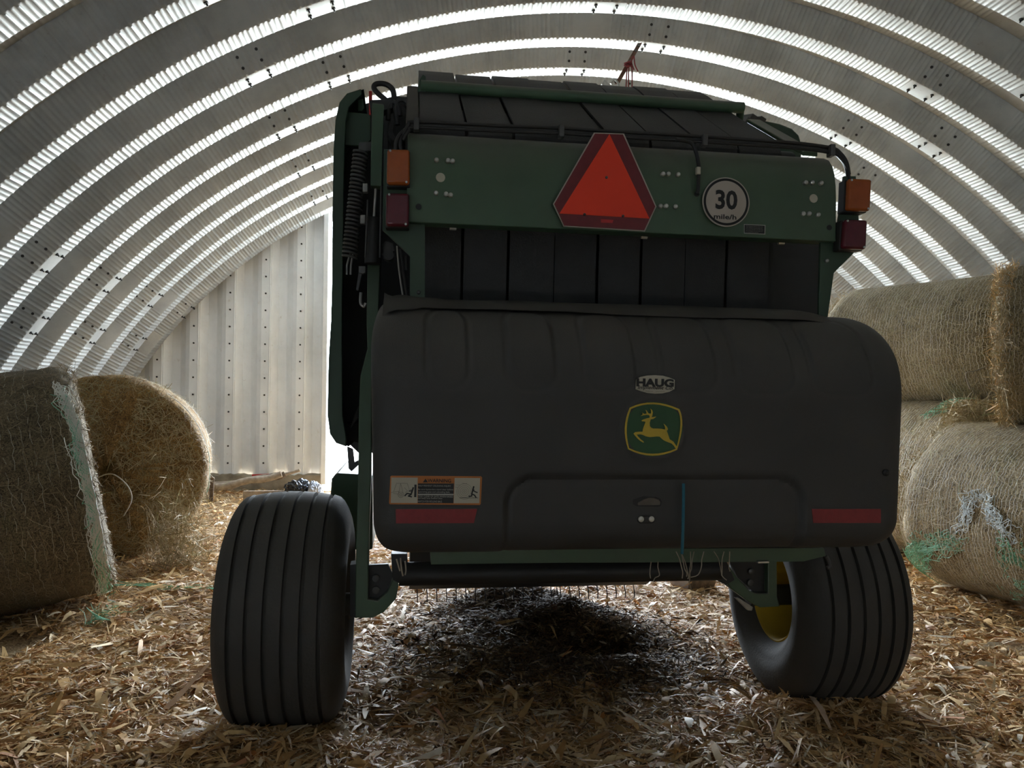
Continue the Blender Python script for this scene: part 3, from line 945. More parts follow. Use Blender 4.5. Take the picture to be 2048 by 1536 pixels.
# ---- black plastic rear cover
YF = -1.16
def rear_cover():
    prof = smooth_path([(0, -.80, .955), (0, -.98, .950), (0, -1.08, .962), (0, -1.135, .995), (0, -1.157, 1.04), (0, YF, 1.10), (0, YF, 1.25), (0, YF, 1.40), (0, YF, 1.50), (0, -1.145, 1.575), (0, -1.11, 1.645), (0, -1.045, 1.715), (0, -.96, 1.765), (0, -.86, 1.795), (0, -.80, 1.80)], 14)
    zs = np.array([p[2] for p in prof]); ys = np.array([p[1] for p in prof])
    ql = np.concatenate([[-1.0], -1 + .1 * (1 - np.cos(np.linspace(0, PI / 2, 14))), np.linspace(-.9, .9, 400)[1:-1], 1 - .1 * (1 - np.cos(np.linspace(PI / 2, 0, 14))), [1.0]])
    Q, ZZ = np.meshgrid(ql, zs, indexing='ij')
    _, YY = np.meshgrid(ql, ys, indexing='ij')
    hw = .885 + .022 * (ZZ - 1.0) / .65
    rb = .12
    d = np.clip((rb - (ZZ - .95)) / rb, 0, 1)
    hw = hw - rb * (1 - np.sqrt(1 - d * d)) * .62
    d = np.clip((ZZ - 1.62) / .18, 0, 1)
    hw = hw - .032 * d * d
    XX = Q * hw + .012 + .017 + .021 * Q
    e = np.clip((hw - np.abs(Q * hw)) / .085, 0, 1)
    YY = YY + .075 * (1 - np.sqrt(1 - (1 - e) ** 2))
    YY = np.minimum(YY, -.78)
    def sm(a, lo, hi):
        t = np.clip((a - lo) / (hi - lo), 0, 1)
        return t * t * (3 - 2 * t)
    def rr(x, z, x0, x1, z0, z1, rad):
        dx = np.maximum(np.maximum(x0 + rad - x, x - (x1 - rad)), 0)
        dz = np.maximum(np.maximum(z0 + rad - z, z - (z1 - rad)), 0)
        s = rad - np.hypot(dx, dz)
        ins = np.minimum(np.minimum(x - x0, x1 - x), np.minimum(z - z0, z1 - z))
        return np.where((dx > 0) & (dz > 0), s, np.where(ins < 0, ins, np.minimum(ins, 9)))
    D = np.zeros_like(XX)
    for x0, x1 in PADS:
        s = rr(XX, ZZ, x0, x1, 1.50, 1.772, .06)
        fade = sm(ZZ, 1.50, 1.66)
        D -= .010 * sm(s, 0, .012) * fade
        D += .008 * np.clip(1 - np.abs(s + .006) / .012, 0, 1) * (.2 + .8 * fade)
    # recessed lower centre, and the dished surround of the emblem
    s = rr(XX, ZZ, -.46, .56, .80, 1.213, .09)
    D += .016 * sm(s, 0, .018) + .014 * np.clip(1 - np.abs(s - .006) / .016, 0, 1)
    s = .118 - np.hypot(XX - EMB[0], (ZZ - EMB[1]) * 1.04)
    D -= .005 * sm(s, 0, .012)
    D += .004 * sm(s, .016, .024)
    YY = YY + D * (e > .3)
    cols = [np.stack([XX, YY, ZZ], -1)]
    V = cols[0]
    left = V[:1].copy(); left[..., 1] = -.78
    right = V[-1:].copy(); right[..., 1] = -.78
    V = np.concatenate([left, V, right], 0)
    n, m = V.shape[:2]
    i = np.arange(n - 1)[:, None]; j = np.arange(m - 1)[None, :]
    q = np.stack([i * m + j, (i + 1) * m + j, (i + 1) * m + j + 1, i * m + j + 1], -1).reshape(-1, 4)
    return link('rear_cover', fast('rear_cover', V.reshape(-1, 3), q), 'plastic', BAL, .9)
PX = [(-0.7143, -1.145, 1.6329), (-0.5866, -1.145, 1.636), (-0.457, -1.145, 1.6359), (-0.3008, -1.145, 1.6397), (-0.2006, -1.145, 1.6372), (-0.0313, -1.145, 1.6412), (0.0563, -1.145, 1.6383), (0.248, -1.145, 1.6429), (0.3223, -1.145, 1.6412), (0.525, -1.145, 1.646), (0.5923, -1.145, 1.6441), (0.8102, -1.145, 1.6492)]
PADS = [(PX[i][0], PX[i + 1][0]) for i in range(0, 12, 2)]
EM = (0.0289, -1.16, 1.3729)
EMB = (EM[0], EM[2])
COVER = rear_cover()
# cloth strip over the top edge of the cover, bunched at the left end
n = 120
v = []
for i in range(n + 1):
    x = -.865 + 1.74 * i / n
    for k, (yy, zz) in enumerate(((-.74, 1.80), (-.80, 1.818), (-.85, 1.820), (-.90, 1.805), (-.95, 1.783), (-.975, 1.770))):
        b = max(0, 1 - i / 9.) if i < 9 else 0
        w = .006 * noise.noise((x * 4, k * 1.3, 0)) + .010 * b * math.sin(k * 2.4 + i * .6)
        e = max(0, (i - 104) / 16.)
        v.append((x, yy - .02 * b * math.sin(k * 1.7) + (-.02 * b), zz + w - .035 * b * (k - 2) / 3 - .05 * e ** 2))
f = [(i * 6 + k, i * 6 + 6 + k, i * 6 + 7 + k, i * 6 + 1 + k) for i in range(n) for k in range(5)]
MB().add(v, f).build('cloth_strip', 'seam', BAL, 1.2)

YS = -1.1635
def disc(name, c, rx, rz, y, mt, parent, dy=.002, n=48):
    return MB().prism([(c[0] + rx * math.cos(2 * PI * k / n), y, c[2] + rz * math.sin(2 * PI * k / n)) for k in range(n)], dy).build(name, mt, parent, .6)
def stroke(mb, pts, w):
    for a, b in zip(pts[:-1], pts[1:]):
        dx, dz = b[0] - a[0], b[2] - a[2]
        l = math.hypot(dx, dz) or 1e-6
        nx, nz = -dz / l * w / 2, dx / l * w / 2
        ex, ez = dx / l * w * .3, dz / l * w * .3
        mb.add([(a[0] + nx - ex, a[1], a[2] + nz - ez), (a[0] - nx - ex, a[1], a[2] - nz - ez), (b[0] - nx + ex, b[1], b[2] - nz + ez), (b[0] + nx + ex, b[1], b[2] + nz + ez)], [(0, 1, 2, 3)])
    return mb
def ring(mb, c, r, w, n=40):
    return stroke(mb, [(c[0] + r * math.cos(2 * PI * k / n), c[1], c[2] + r * math.sin(2 * PI * k / n)) for k in range(n + 1)], w)

# warning sticker
ST = plate('warning_sticker', [(-0.8267, -1.1625, 1.2164), (-0.8228, -1.1625, 1.2185), (-0.5418, -1.1625, 1.2172), (-0.5376, -1.1625, 1.2134), (-0.5407, -1.1625, 1.1295), (-0.5436, -1.1625, 1.1257), (-0.8268, -1.1625, 1.1293), (-0.8296, -1.1625, 1.133)], 'labelorange', COVER)
ST['label'] = 'orange and cream warning sticker'
plate('picture_panel', [(-0.8235, -1.1635, 1.2128), (-0.7416, -1.1635, 1.2126), (-0.7412, -1.1635, 1.1328), (-0.8241, -1.1635, 1.1336)], 'palestick', ST)
plate('picture_panel', [(-0.625, -1.1635, 1.2118), (-0.5442, -1.1635, 1.2114), (-0.5454, -1.1635, 1.1316), (-0.627, -1.1635, 1.1319)], 'palestick', ST)
plate('text_panel', [(-0.7402, -1.1635, 1.1945), (-0.6272, -1.1635, 1.1942), (-0.6275, -1.1635, 1.1616), (-0.7401, -1.1635, 1.1621)], 'ink', ST)
plate('text_panel', [(-0.74, -1.1635, 1.1578), (-0.6274, -1.1635, 1.1572), (-0.6278, -1.1635, 1.1319), (-0.7402, -1.1635, 1.1326)], 'ink', ST)
plate('header_line', [(-0.7401, -1.1632, 1.1621), (-0.6274, -1.1632, 1.1615), (-0.6274, -1.1632, 1.1571), (-0.74, -1.1632, 1.1577)], 'labeltext', ST)
text('lettering', 'WARNING', ST, 'ink', (-0.6737, -1.165, 1.2034), .074, .0115, -.012, .012)
mb = MB().prism([(-0.7253, -1.165, 1.1982), (-0.7172, -1.165, 1.2099), (-0.7093, -1.165, 1.1982)], .0005)
mb.build('warning_triangle', 'ink', ST, None)
for body, (cx_, cz_), wd, hh in (('HELP PREVENT CRUSHING INJURY', ([(-0.6883, -1.165, 1.1863)][0][0], [(-0.6883, -1.165, 1.1863)][0][2]), .103, .0062),
                                ('Be sure bystanders stand clear before', ([(-0.6846, -1.165, 1.1751)][0][0], [(-0.6846, -1.165, 1.1751)][0][2]), .110, .0066),
                                ('operating gate and unloading bale.', ([(-0.6894, -1.165, 1.1672)][0][0], [(-0.6894, -1.165, 1.1672)][0][2]), .100, .0066),
                                ('STAY CLEAR OF GATE WHEN RAISED', ([(-0.6842, -1.165, 1.1536)][0][0], [(-0.6842, -1.165, 1.1536)][0][2]), .110, .0062),
                                ('and keep area behind clear.', ([(-0.7013, -1.165, 1.1472)][0][0], [(-0.7013, -1.165, 1.1472)][0][2]), .080, .0066),
                                ('WATCH FOR ROLLING BALE.', ([(-0.7021, -1.165, 1.1379)][0][0], [(-0.7021, -1.165, 1.1379)][0][2]), .078, .0062)):
    text('lettering', body, ST, 'labeltext', (cx_, -1.165, cz_), wd, hh, -.012)
mb = MB()
stroke(mb, [(-0.8155, -1.165, 1.1694), (-0.8073, -1.165, 1.1954), (-0.7738, -1.165, 1.1947), (-0.7662, -1.165, 1.1725)], .0012)
stroke(mb, [(-0.7996, -1.165, 1.1661), (-0.7945, -1.165, 1.1947), (-0.786, -1.165, 1.1645)], .0012)
stroke(mb, [(-0.8234, -1.165, 1.1662), (-0.7997, -1.165, 1.1702), (-0.8011, -1.165, 1.1613), (-0.817, -1.165, 1.1638)], .0012)
stroke(mb, [(-0.7823, -1.165, 1.1814), (-0.7726, -1.165, 1.1709), (-0.7797, -1.165, 1.1661)], .0012)
ring(mb, (-0.7931, -1.165, 1.1591), .0085, .0012); ring(mb, (-0.7931, -1.165, 1.1591), .004, .0012)
mb.build('line_drawing', 'greyink', ST, None)
mb = MB()
for rr_ in (.0245, .019, .0135, .008, .003): ring(mb, (-0.5934, -1.165, 1.1691), rr_, .0009)
stroke(mb, [(-0.6013, -1.165, 1.1946), (-0.5858, -1.165, 1.1937)], .0012)
stroke(mb, [(-0.6215, -1.165, 1.1901), (-0.6085, -1.165, 1.1895)], .001)
stroke(mb, [(-0.623, -1.165, 1.1828), (-0.6149, -1.165, 1.1825)], .001)
mb.build('line_drawing', 'greyink', ST, None)
mb = MB()
mb.prism([(-0.7515, -1.165, 1.1912), (-0.7446, -1.165, 1.1908), (-0.7449, -1.165, 1.1515), (-0.7519, -1.165, 1.1519)], .0005)
stroke(mb, [(-0.7549, -1.1655, 1.1814), (-0.7574, -1.1655, 1.1726), (-0.762, -1.1655, 1.1597)], .005)
stroke(mb, [(-0.7628, -1.1655, 1.1613), (-0.774, -1.1655, 1.1633), (-0.7806, -1.1655, 1.1562)], .004)
stroke(mb, [(-0.762, -1.1655, 1.1597), (-0.7699, -1.1655, 1.1552), (-0.7598, -1.1655, 1.1526)], .004)
stroke(mb, [(-0.7582, -1.1655, 1.1709), (-0.7678, -1.1655, 1.171)], .003)
mb.prism([(p[0], p[1], p[2]) for p in [(-0.7638, -1.1655, 1.1742), (-0.7618, -1.1655, 1.1763), (-0.7595, -1.1655, 1.1742), (-0.7617, -1.1655, 1.1719)]], .0003)
mb.build('pictogram', 'ink', ST, None)
mb = MB()
stroke(mb, [(-0.5644, -1.1655, 1.1844), (-0.5675, -1.1655, 1.1722), (-0.5706, -1.1655, 1.1601)], .005)
stroke(mb, [(-0.5662, -1.1655, 1.1722), (-0.5593, -1.1655, 1.1682), (-0.5527, -1.1655, 1.1657)], .0035)
stroke(mb, [(-0.5698, -1.1655, 1.1609), (-0.5702, -1.1655, 1.1547), (-0.5791, -1.1655, 1.1537)], .004)
stroke(mb, [(-0.569, -1.1655, 1.1609), (-0.5611, -1.1655, 1.1573), (-0.5565, -1.1655, 1.1498)], .004)
stroke(mb, [(-0.6087, -1.1655, 1.1493), (-0.55, -1.1655, 1.1488)], .0014)
mb.prism([(-0.5656, -1.1655, 1.1739), (-0.5635, -1.1655, 1.1761), (-0.5613, -1.1655, 1.1739), (-0.5634, -1.1655, 1.1716)], .0003)
mb.build('pictogram', 'ink', ST, None)

# red reflective tapes
o = plate('reflective_tape', [(-0.8086, -1.1625, 1.1137), (-0.5516, -1.1625, 1.1135), (-0.5615, -1.1625, 1.0685), (-0.8067, -1.1625, 1.0692)], 'tape', COVER); o['label'] = 'left red reflective tape with a slanted end'
o = plate('reflective_tape', [(0.5858, -1.1625, 1.1075), (0.8385, -1.1625, 1.1063), (0.8389, -1.1625, 1.0583), (0.5916, -1.1625, 1.0602)], 'tape', COVER, .012); o['label'] = 'right red reflective tape'

# dealer badge
BD = plate('dealer_badge', [(-0.0368, -1.163, 1.5358), (-0.0216, -1.163, 1.5446), (0.0027, -1.163, 1.55), (0.0296, -1.163, 1.5517), (0.0565, -1.163, 1.5503), (0.0799, -1.163, 1.5446), (0.0985, -1.163, 1.5373), (0.0982, -1.163, 1.5046), (0.0793, -1.163, 1.4948), (0.0548, -1.163, 1.4893), (0.0304, -1.163, 1.4877), (0.0035, -1.163, 1.4899), (-0.0185, -1.163, 1.4956), (-0.038, -1.163, 1.5019)], 'ink', COVER)
plate('badge_face', [(-0.0356, -1.164, 1.5349), (-0.0212, -1.164, 1.5434), (0.0029, -1.164, 1.5488), (0.0292, -1.164, 1.5504), (0.0557, -1.164, 1.5491), (0.0789, -1.164, 1.5433), (0.0967, -1.164, 1.5363), (0.0963, -1.164, 1.5053), (0.0782, -1.164, 1.496), (0.054, -1.164, 1.4904), (0.03, -1.164, 1.4889), (0.0036, -1.164, 1.491), (-0.0181, -1.164, 1.4966), (-0.0369, -1.164, 1.5029)], 'palestick', BD, .001)
BC = [(0.0291, -1.1655, 1.5252), (0.0305, -1.1655, 1.5075), (0.0282, -1.1655, 1.4973)]
text('lettering', 'HAUG', BD, 'ink', BC[0], .128, .0275, -.006, .055)
text('lettering', 'Implement Co.', BD, 'ink', (BC[1][0], -1.1662, BC[1][2]), .122, .0155, -.006, .012, .35)
text('lettering', 'Willmar   Litchfield', BD, 'greyink', BC[2], .066, .0045, -.006)

# emblem with the leaping deer
def arc_outline(pts, k=8):
    """outline through corner, bulge, corner, bulge... as quadratic arcs"""
    out = []
    n = len(pts)
    for i in range(0, n, 2):
        a = Vector(pts[i]); m_ = Vector(pts[i + 1]); b = Vector(pts[(i + 2) % n])
        c = 2 * m_ - (a + b) / 2
        for j in range(k):
            t = j / k
            out.append(a * (1 - t) ** 2 + c * 2 * t * (1 - t) + b * t * t)
    return out
EO = [(-0.0572, -1.163, 1.4445), (0.0246, -1.163, 1.4626), (0.1164, -1.163, 1.4428), (0.1275, -1.163, 1.3854), (0.11, -1.163, 1.3031), (0.0232, -1.163, 1.2829), (-0.0609, -1.163, 1.3045), (-0.0739, -1.163, 1.3752)]
EMBLEM = plate('emblem', arc_outline(EO), 'logogreen', COVER, .004)
EO = [(-0.0564, -1.166, 1.4423), (0.0236, -1.166, 1.4603), (0.1129, -1.166, 1.4397), (0.1234, -1.166, 1.3854), (0.1067, -1.166, 1.3052), (0.0222, -1.166, 1.2854), (-0.0599, -1.166, 1.3061), (-0.0724, -1.166, 1.3753)]
EI = [(-0.0517, -1.166, 1.4379), (0.0237, -1.166, 1.4544), (0.1085, -1.166, 1.435), (0.117, -1.166, 1.3854), (0.1036, -1.166, 1.3094), (0.0221, -1.166, 1.292), (-0.0563, -1.166, 1.3099), (-0.0654, -1.166, 1.3754)]
A_, B_ = arc_outline(EO), arc_outline(EI)
n = len(A_)
mb = MB().add(A_ + B_, [(i, (i + 1) % n, n + (i + 1) % n, n + i) for i in range(n)])
mb.build('emblem_border', 'logoyellow', EMBLEM, None)
DEER = [(-0.0164, -1.1665, 1.4003), (-0.0135, -1.1665, 1.398), (-0.0074, -1.1665, 1.3975), (-0.0023, -1.1665, 1.3967), (-0.0046, -1.1665, 1.3896), (-0.0089, -1.1665, 1.3792), (-0.0112, -1.1665, 1.3717), (-0.0121, -1.1665, 1.3642), (-0.0252, -1.1665, 1.3636), (-0.0368, -1.1665, 1.3625), (-0.0426, -1.1665, 1.3578), (-0.0386, -1.1665, 1.3522), (-0.0298, -1.1665, 1.3424), (-0.02, -1.1665, 1.3341), (-0.0087, -1.1665, 1.328), (-0.0068, -1.1665, 1.3299), (-0.0098, -1.1665, 1.3337), (-0.0164, -1.1665, 1.3378), (-0.025, -1.1665, 1.3462), (-0.0319, -1.1665, 1.3541), (-0.0202, -1.1665, 1.3552), (-0.012, -1.1665, 1.3538), (-0.0007, -1.1665, 1.3488), (0.0115, -1.1665, 1.3465), (0.0237, -1.1665, 1.3471), (0.0358, -1.1665, 1.3486), (0.0461, -1.1665, 1.3482), (0.055, -1.1665, 1.3403), (0.0629, -1.1665, 1.3351), (0.0728, -1.1665, 1.331), (0.0875, -1.1665, 1.3259), (0.0955, -1.1665, 1.3184), (0.103, -1.1665, 1.3076), (0.1073, -1.1665, 1.3142), (0.1004, -1.1665, 1.3226), (0.0939, -1.1665, 1.332), (0.0805, -1.1665, 1.34), (0.0769, -1.1665, 1.3508), (0.0734, -1.1665, 1.3602), (0.0703, -1.1665, 1.3677), (0.0737, -1.1665, 1.3706), (0.0737, -1.1665, 1.3753), (0.0702, -1.1665, 1.3819), (0.0642, -1.1665, 1.3875), (0.0588, -1.1665, 1.3912), (0.0628, -1.1665, 1.3842), (0.0643, -1.1665, 1.3785), (0.0644, -1.1665, 1.3719), (0.0526, -1.1665, 1.3742), (0.038, -1.1665, 1.375), (0.0238, -1.1665, 1.3748), (0.0169, -1.1665, 1.3776), (0.013, -1.1665, 1.3827), (0.0119, -1.1665, 1.3926), (0.0137, -1.1665, 1.3992), (0.0151, -1.1665, 1.4048), (0.0241, -1.1665, 1.4064), (0.0297, -1.1665, 1.4102), (0.034, -1.1665, 1.414), (0.0233, -1.1665, 1.4125), (0.0184, -1.1665, 1.4119), (0.0208, -1.1665, 1.419), (0.0221, -1.1665, 1.428), (0.0196, -1.1665, 1.435), (0.0132, -1.1665, 1.4406), (0.0162, -1.1665, 1.4336), (0.0159, -1.1665, 1.4241), (0.0105, -1.1665, 1.4236), (0.0061, -1.1665, 1.4259), (0.0016, -1.1665, 1.4334), (-0.0033, -1.1665, 1.4357), (0.0002, -1.1665, 1.4291), (0.0008, -1.1665, 1.4235), (-0.007, -1.1665, 1.4225), (-0.01, -1.1665, 1.4243), (-0.0144, -1.1665, 1.4266), (-0.0119, -1.1665, 1.4215), (-0.0195, -1.1665, 1.4148), (-0.0099, -1.1665, 1.4177), (0.0008, -1.1665, 1.4193), (0.0096, -1.1665, 1.4184), (0.0116, -1.1665, 1.4142), (0.0107, -1.1665, 1.41), (0.001, -1.1665, 1.408), (-0.0111, -1.1665, 1.4036)]
MB().prism(DEER, .0004).build('leaping_deer', 'logoyellow', EMBLEM, None)

# handle slot, latch and pin on the cover
HS = MB().prism([(-0.0333, -1.148, 1.1403), (-0.0204, -1.148, 1.1432), (-0.0005, -1.148, 1.1499), (0.0397, -1.148, 1.1488), (0.0578, -1.148, 1.142), (0.0624, -1.148, 1.1313), (0.0591, -1.148, 1.1178), (0.0481, -1.148, 1.1153), (-0.024, -1.148, 1.1172), (-0.035, -1.148, 1.123), (-0.0372, -1.148, 1.1317)], .006).build('handle_slot', 'ink', COVER, .6)
MB().prism([(-0.0211, -1.151, 1.1291), (-0.0013, -1.151, 1.1406), (0.0146, -1.151, 1.146), (0.0347, -1.151, 1.1455), (0.0508, -1.151, 1.1395), (0.0573, -1.151, 1.1317), (0.0561, -1.151, 1.1215), (-0.021, -1.151, 1.121)], .004).build('handle_grip', 'grip', HS, .6, .002)
LT = MB().prism([(-0.0142, -1.15, 1.0847), (0.0358, -1.15, 1.0847), (0.0411, -1.15, 1.0766), (0.0392, -1.15, 1.065), (0.0321, -1.15, 1.0608), (-0.0119, -1.15, 1.0608), (-0.0188, -1.15, 1.0674), (-0.0193, -1.15, 1.078)], .006).build('latch_plate', 'ink', COVER, .6, .002)
for c in [(-0.0098, -1.154, 1.076), (0.0256, -1.154, 1.0762)]:
    mb = MB().tube([(c[0], c[1] + .006, c[2]), (c[0], c[1] - .003, c[2]), (c[0], c[1] - .005, c[2])], [.0095, .0095, .004], 16)
    mb.build('bolt', 'chrome', LT, .6)
c = (0.8561, -1.14, 1.2308)
MB().tube([(c[0], -1.12, c[2]), (c[0], -1.165, c[2]), (c[0], -1.17, c[2])], [.01, .012, .006], 12).build('rubber_stop', 'ink', COVER, .6)

# ---- green tailgate panel with its lamps, signs and bolts
PY = -.87
prof = [(-.80, 2.085), (PY, 2.085), (PY, 2.25), (-.867, 2.30), (-.858, 2.345), (-.842, 2.383), (-.818, 2.412), (-.785, 2.43), (-.74, 2.436), (-.74, 2.40), (-.80, 2.385), (-.83, 2.34), (-.84, 2.25), (-.84, 2.12), (-.80, 2.11)]
PANEL = MB().prismx(prof, -.792, .838).build('tailgate_panel', 'green', BAL, .5, .003)
bolt_me = None
def bolt(p, r, parent, mt='chrome', l=.010, name='bolt'):
    MB().tube([(p[0], p[1] + .004, p[2]), (p[0], p[1] - l, p[2]), (p[0], p[1] - l - .003, p[2])], [r, r, r * .6], 10).build(name, mt, parent, .6)
for p in [(-0.6892, -0.871, 2.3085), (-0.6483, -0.871, 2.309), (-0.6323, -0.871, 2.3081), (-0.689, -0.871, 2.1905), (-0.6535, -0.871, 2.1888), (-0.6374, -0.871, 2.186), (0.1456, -0.871, 2.3043), (0.1668, -0.871, 2.3055), (0.2035, -0.871, 2.3056), (0.1375, -0.871, 2.1848), (0.1587, -0.871, 2.1858), (0.1953, -0.871, 2.1858), (0.7089, -0.871, 2.3027), (0.7353, -0.871, 2.3042), (0.772, -0.871, 2.3042), (0.6999, -0.871, 2.1838), (0.7242, -0.871, 2.185), (0.7608, -0.871, 2.1829)]:
    bolt(p, .0085, PANEL)
for p in [(-0.674, -0.872, 2.2482), (0.7434, -0.872, 2.245)]: disc('plug', p, .0165, .0165, -.873, 'palestick', PANEL)
for p in [(-0.7499, -0.872, 2.1408), (0.8097, -0.872, 2.137), (0.2796, -0.872, 2.2383)]: disc('hole', p, .010, .010, -.872, 'ink', PANEL)
for p in [(-0.6225, -0.8, 2.0894), (0.1, -0.8, 2.0881), (0.6505, -0.8, 2.0888)]:
    MB().tube([(p[0] - .012, -.80, p[2] - .004), (p[0] + .012, -.80, p[2] - .004)], .008, 8).build('bolt', 'chrome', PANEL, .6)
# slow vehicle triangle
SG = plate('slow_vehicle_sign', [(-0.1217, -0.892, 2.437), (-0.0094, -0.892, 2.4404), (0.1171, -0.892, 2.1787), (0.0746, -0.892, 2.0846), (-0.2297, -0.892, 2.0891), (-0.2694, -0.892, 2.1687)], 'whiteplate', PANEL, .003)
SG['label'] = 'orange triangle sign with dark red border'
plate('sign_border', [(-0.1186, -0.8945, 2.4327), (-0.0138, -0.8945, 2.4356), (0.1115, -0.8945, 2.1778), (0.0709, -0.8945, 2.0885), (-0.2275, -0.8945, 2.0923), (-0.2653, -0.8945, 2.1683)], 'maroon', SG, .002)
plate('sign_triangle', [(-0.065, -0.8965, 2.4336), (0.0896, -0.8965, 2.1321), (-0.246, -0.8965, 2.1344)], 'orange', SG, .001)
for p in [(-0.0742, -0.897, 2.2739), (-0.154, -0.897, 2.135), (-0.0105, -0.897, 2.1364)]: bolt(p, .005, SG, 'darksteel', .002, 'rivet')
plate('sign_label', [(-0.0922, -0.8955, 2.1219), (-0.0455, -0.8955, 2.1205), (-0.0491, -0.8955, 2.1094), (-0.092, -0.8955, 2.1092)], 'redpaint', SG, .0008)
# 30 mile/h plate
c = (0.3885, -0.885, 2.2106)
SP = disc('speed_plate', c, .0925, .0925, -.885, 'whiteplate', PANEL, .004, 64)
SP['label'] = 'round white plate reading 30 mile/h'
mb = MB()
ring(mb, (c[0], -.8855, c[2]), .0835, .0088, 72)
mb.build('black_ring', 'ink', SP, None)
c = (0.3891, -0.8865, 2.2185)
text('lettering', '30', SP, 'ink', c, .0855, .0725, .0, .03)
c = (0.3845, -0.8865, 2.1548)
text('lettering', 'mile/h', SP, 'ink', c, .0885, .0185, .0, .022)
# small instruction sticker
IS = plate('instruction_sticker', [(0.4652, -0.8725, 2.1345), (0.5507, -0.8725, 2.1346), (0.5501, -0.8725, 2.0986), (0.4656, -0.8725, 2.0987)], 'labeltext', PANEL, .001)
plate('sticker_face', [(0.4678, -0.8735, 2.1316), (0.5473, -0.8735, 2.1314), (0.5466, -0.8735, 2.1011), (0.4681, -0.8735, 2.1014)], 'ink', IS, .0008)
for p, w_ in zip([(0.5052, -0.8742, 2.1265), (0.5052, -0.8742, 2.1208), (0.5059, -0.8742, 2.1152), (0.5054, -0.8742, 2.1095), (0.4965, -0.8742, 2.1042)], (.068, .066, .069, .067, .052)):
    text('lettering', 'When lifting gate follow the safety rules', IS, 'labeltext', p, w_, .0032, -.02)

# tail lamps and their brackets
BR = MB().prism([(-0.8751, -0.84, 2.3484), (-0.7797, -0.84, 2.3505), (-0.7752, -0.84, 2.0935), (-0.7254, -0.84, 2.0922), (-0.7203, -0.84, 1.7922), (-0.7735, -0.84, 1.7906), (-0.7766, -0.84, 1.9696), (-0.8752, -0.84, 2.0585)], .012).build('lamp_bracket', 'darkgreen', BAL, .6, .002)
bolt((-0.7442, -0.841, 1.8398), .007, BR, 'darksteel')
BR2 = MB().prism([(0.8868, -0.84, 2.348), (0.9369, -0.84, 2.3508), (0.9602, -0.84, 2.0669), (0.9394, -0.84, 2.0582), (0.8486, -0.84, 1.9692), (0.8233, -0.84, 1.7865), (0.7862, -0.84, 1.7854), (0.7917, -0.84, 2.0889), (0.8558, -0.84, 2.0878)], .012).build('lamp_bracket', 'darkgreen', BAL, .6, .002)
bolt((0.8145, -0.841, 2.0142), .007, BR2, 'chrome')
def lamp(q, mt, lab):
    """q: four corners, housing behind and bevelled lens in front"""
    h = MB().prism([(p[0], p[1], p[2]) for p in q], .045).build('tail_lamp', 'black', BAL, .6, .004)
    h['label'] = lab
    cx_ = sum(p[0] for p in q) / 4; cz_ = sum(p[2] for p in q) / 4
    l = [(cx_ + (p[0] - cx_) * .97, p[1] - .028, cz_ + (p[2] - cz_) * .97) for p in q]
    o = MB().prism(l, .029).build('lens', mt, h, .6, .009)
    for sx, sz in ((-.36, .42), (.36, -.42)):
        x_, z_ = cx_ + (q[1][0] - q[0][0]) * sx, cz_ + (q[0][2] - q[3][2]) * sz
        MB().tube([(x_, l[0][1] + .004, z_), (x_, l[0][1] - .002, z_)], .004, 8).build('screw', 'chrome', h, .6)
lamp([(-0.8632, -0.885, 2.3295), (-0.7832, -0.885, 2.3325), (-0.781, -0.885, 2.2051), (-0.8627, -0.885, 2.2026)], 'amber', 'left amber lamp')
lamp([(-0.8639, -0.885, 2.1761), (-0.7823, -0.885, 2.1785), (-0.7819, -0.885, 2.0584), (-0.8636, -0.885, 2.0564)], 'redlens', 'left red lamp')
lamp([(0.8638, -0.885, 2.3206), (0.9586, -0.885, 2.3219), (0.9534, -0.885, 2.1965), (0.8588, -0.885, 2.1958)], 'amber', 'right amber lamp')
lamp([(0.8488, -0.885, 2.1647), (0.9433, -0.885, 2.1653), (0.9381, -0.885, 2.0498), (0.8416, -0.885, 2.0497)], 'redlens', 'right red lamp')

# wiring along the top of the panel
for k, dz in enumerate((0, .012, -.010)):
    P = [(-0.8088, -0.835, 2.3936), (-0.7881, -0.835, 2.4273), (-0.758, -0.835, 2.4419), (-0.4592, -0.835, 2.4463), (-0.2363, -0.835, 2.4529), (-0.1039, -0.835, 2.4519), (0.1075, -0.835, 2.4538), (0.3431, -0.835, 2.455), (0.5435, -0.835, 2.4537), (0.7066, -0.835, 2.452), (0.8348, -0.835, 2.4421), (0.8724, -0.835, 2.4228), (0.8978, -0.835, 2.3891), (0.9086, -0.835, 2.3428)]
    MB().tube(smooth_path([(p[0], p[1] - .004 * k, p[2] + dz) for p in P], 5), .0085 - .0015 * k, 8).build('wiring', 'hose', BAL, .8)
for p in [(-0.7617, -0.845, 2.44), (-0.2345, -0.845, 2.4478), (0.3153, -0.845, 2.4481), (0.8289, -0.845, 2.4406)]:
    MB().box(p, (.02, .035, .045)).build('cable_clip', 'darksteel', BAL, .6, .003)
P = [(0.1914, -0.884, 2.4333), (0.2495, -0.884, 2.4238), (0.2693, -0.884, 2.3895), (0.2795, -0.884, 2.3434), (0.28, -0.884, 2.3024), (0.2786, -0.884, 2.2538), (0.275, -0.884, 2.235)]
CB = MB().tube(smooth_path([(p[0], p[1], p[2]) for p in P], 6), .0075, 8).build('cable', 'hose', BAL, .8)
c = (0.2771, -0.886, 2.3203)
MB().box(c, (.016, .018, .028)).build('connector', 'palestick', CB, .6, .003)
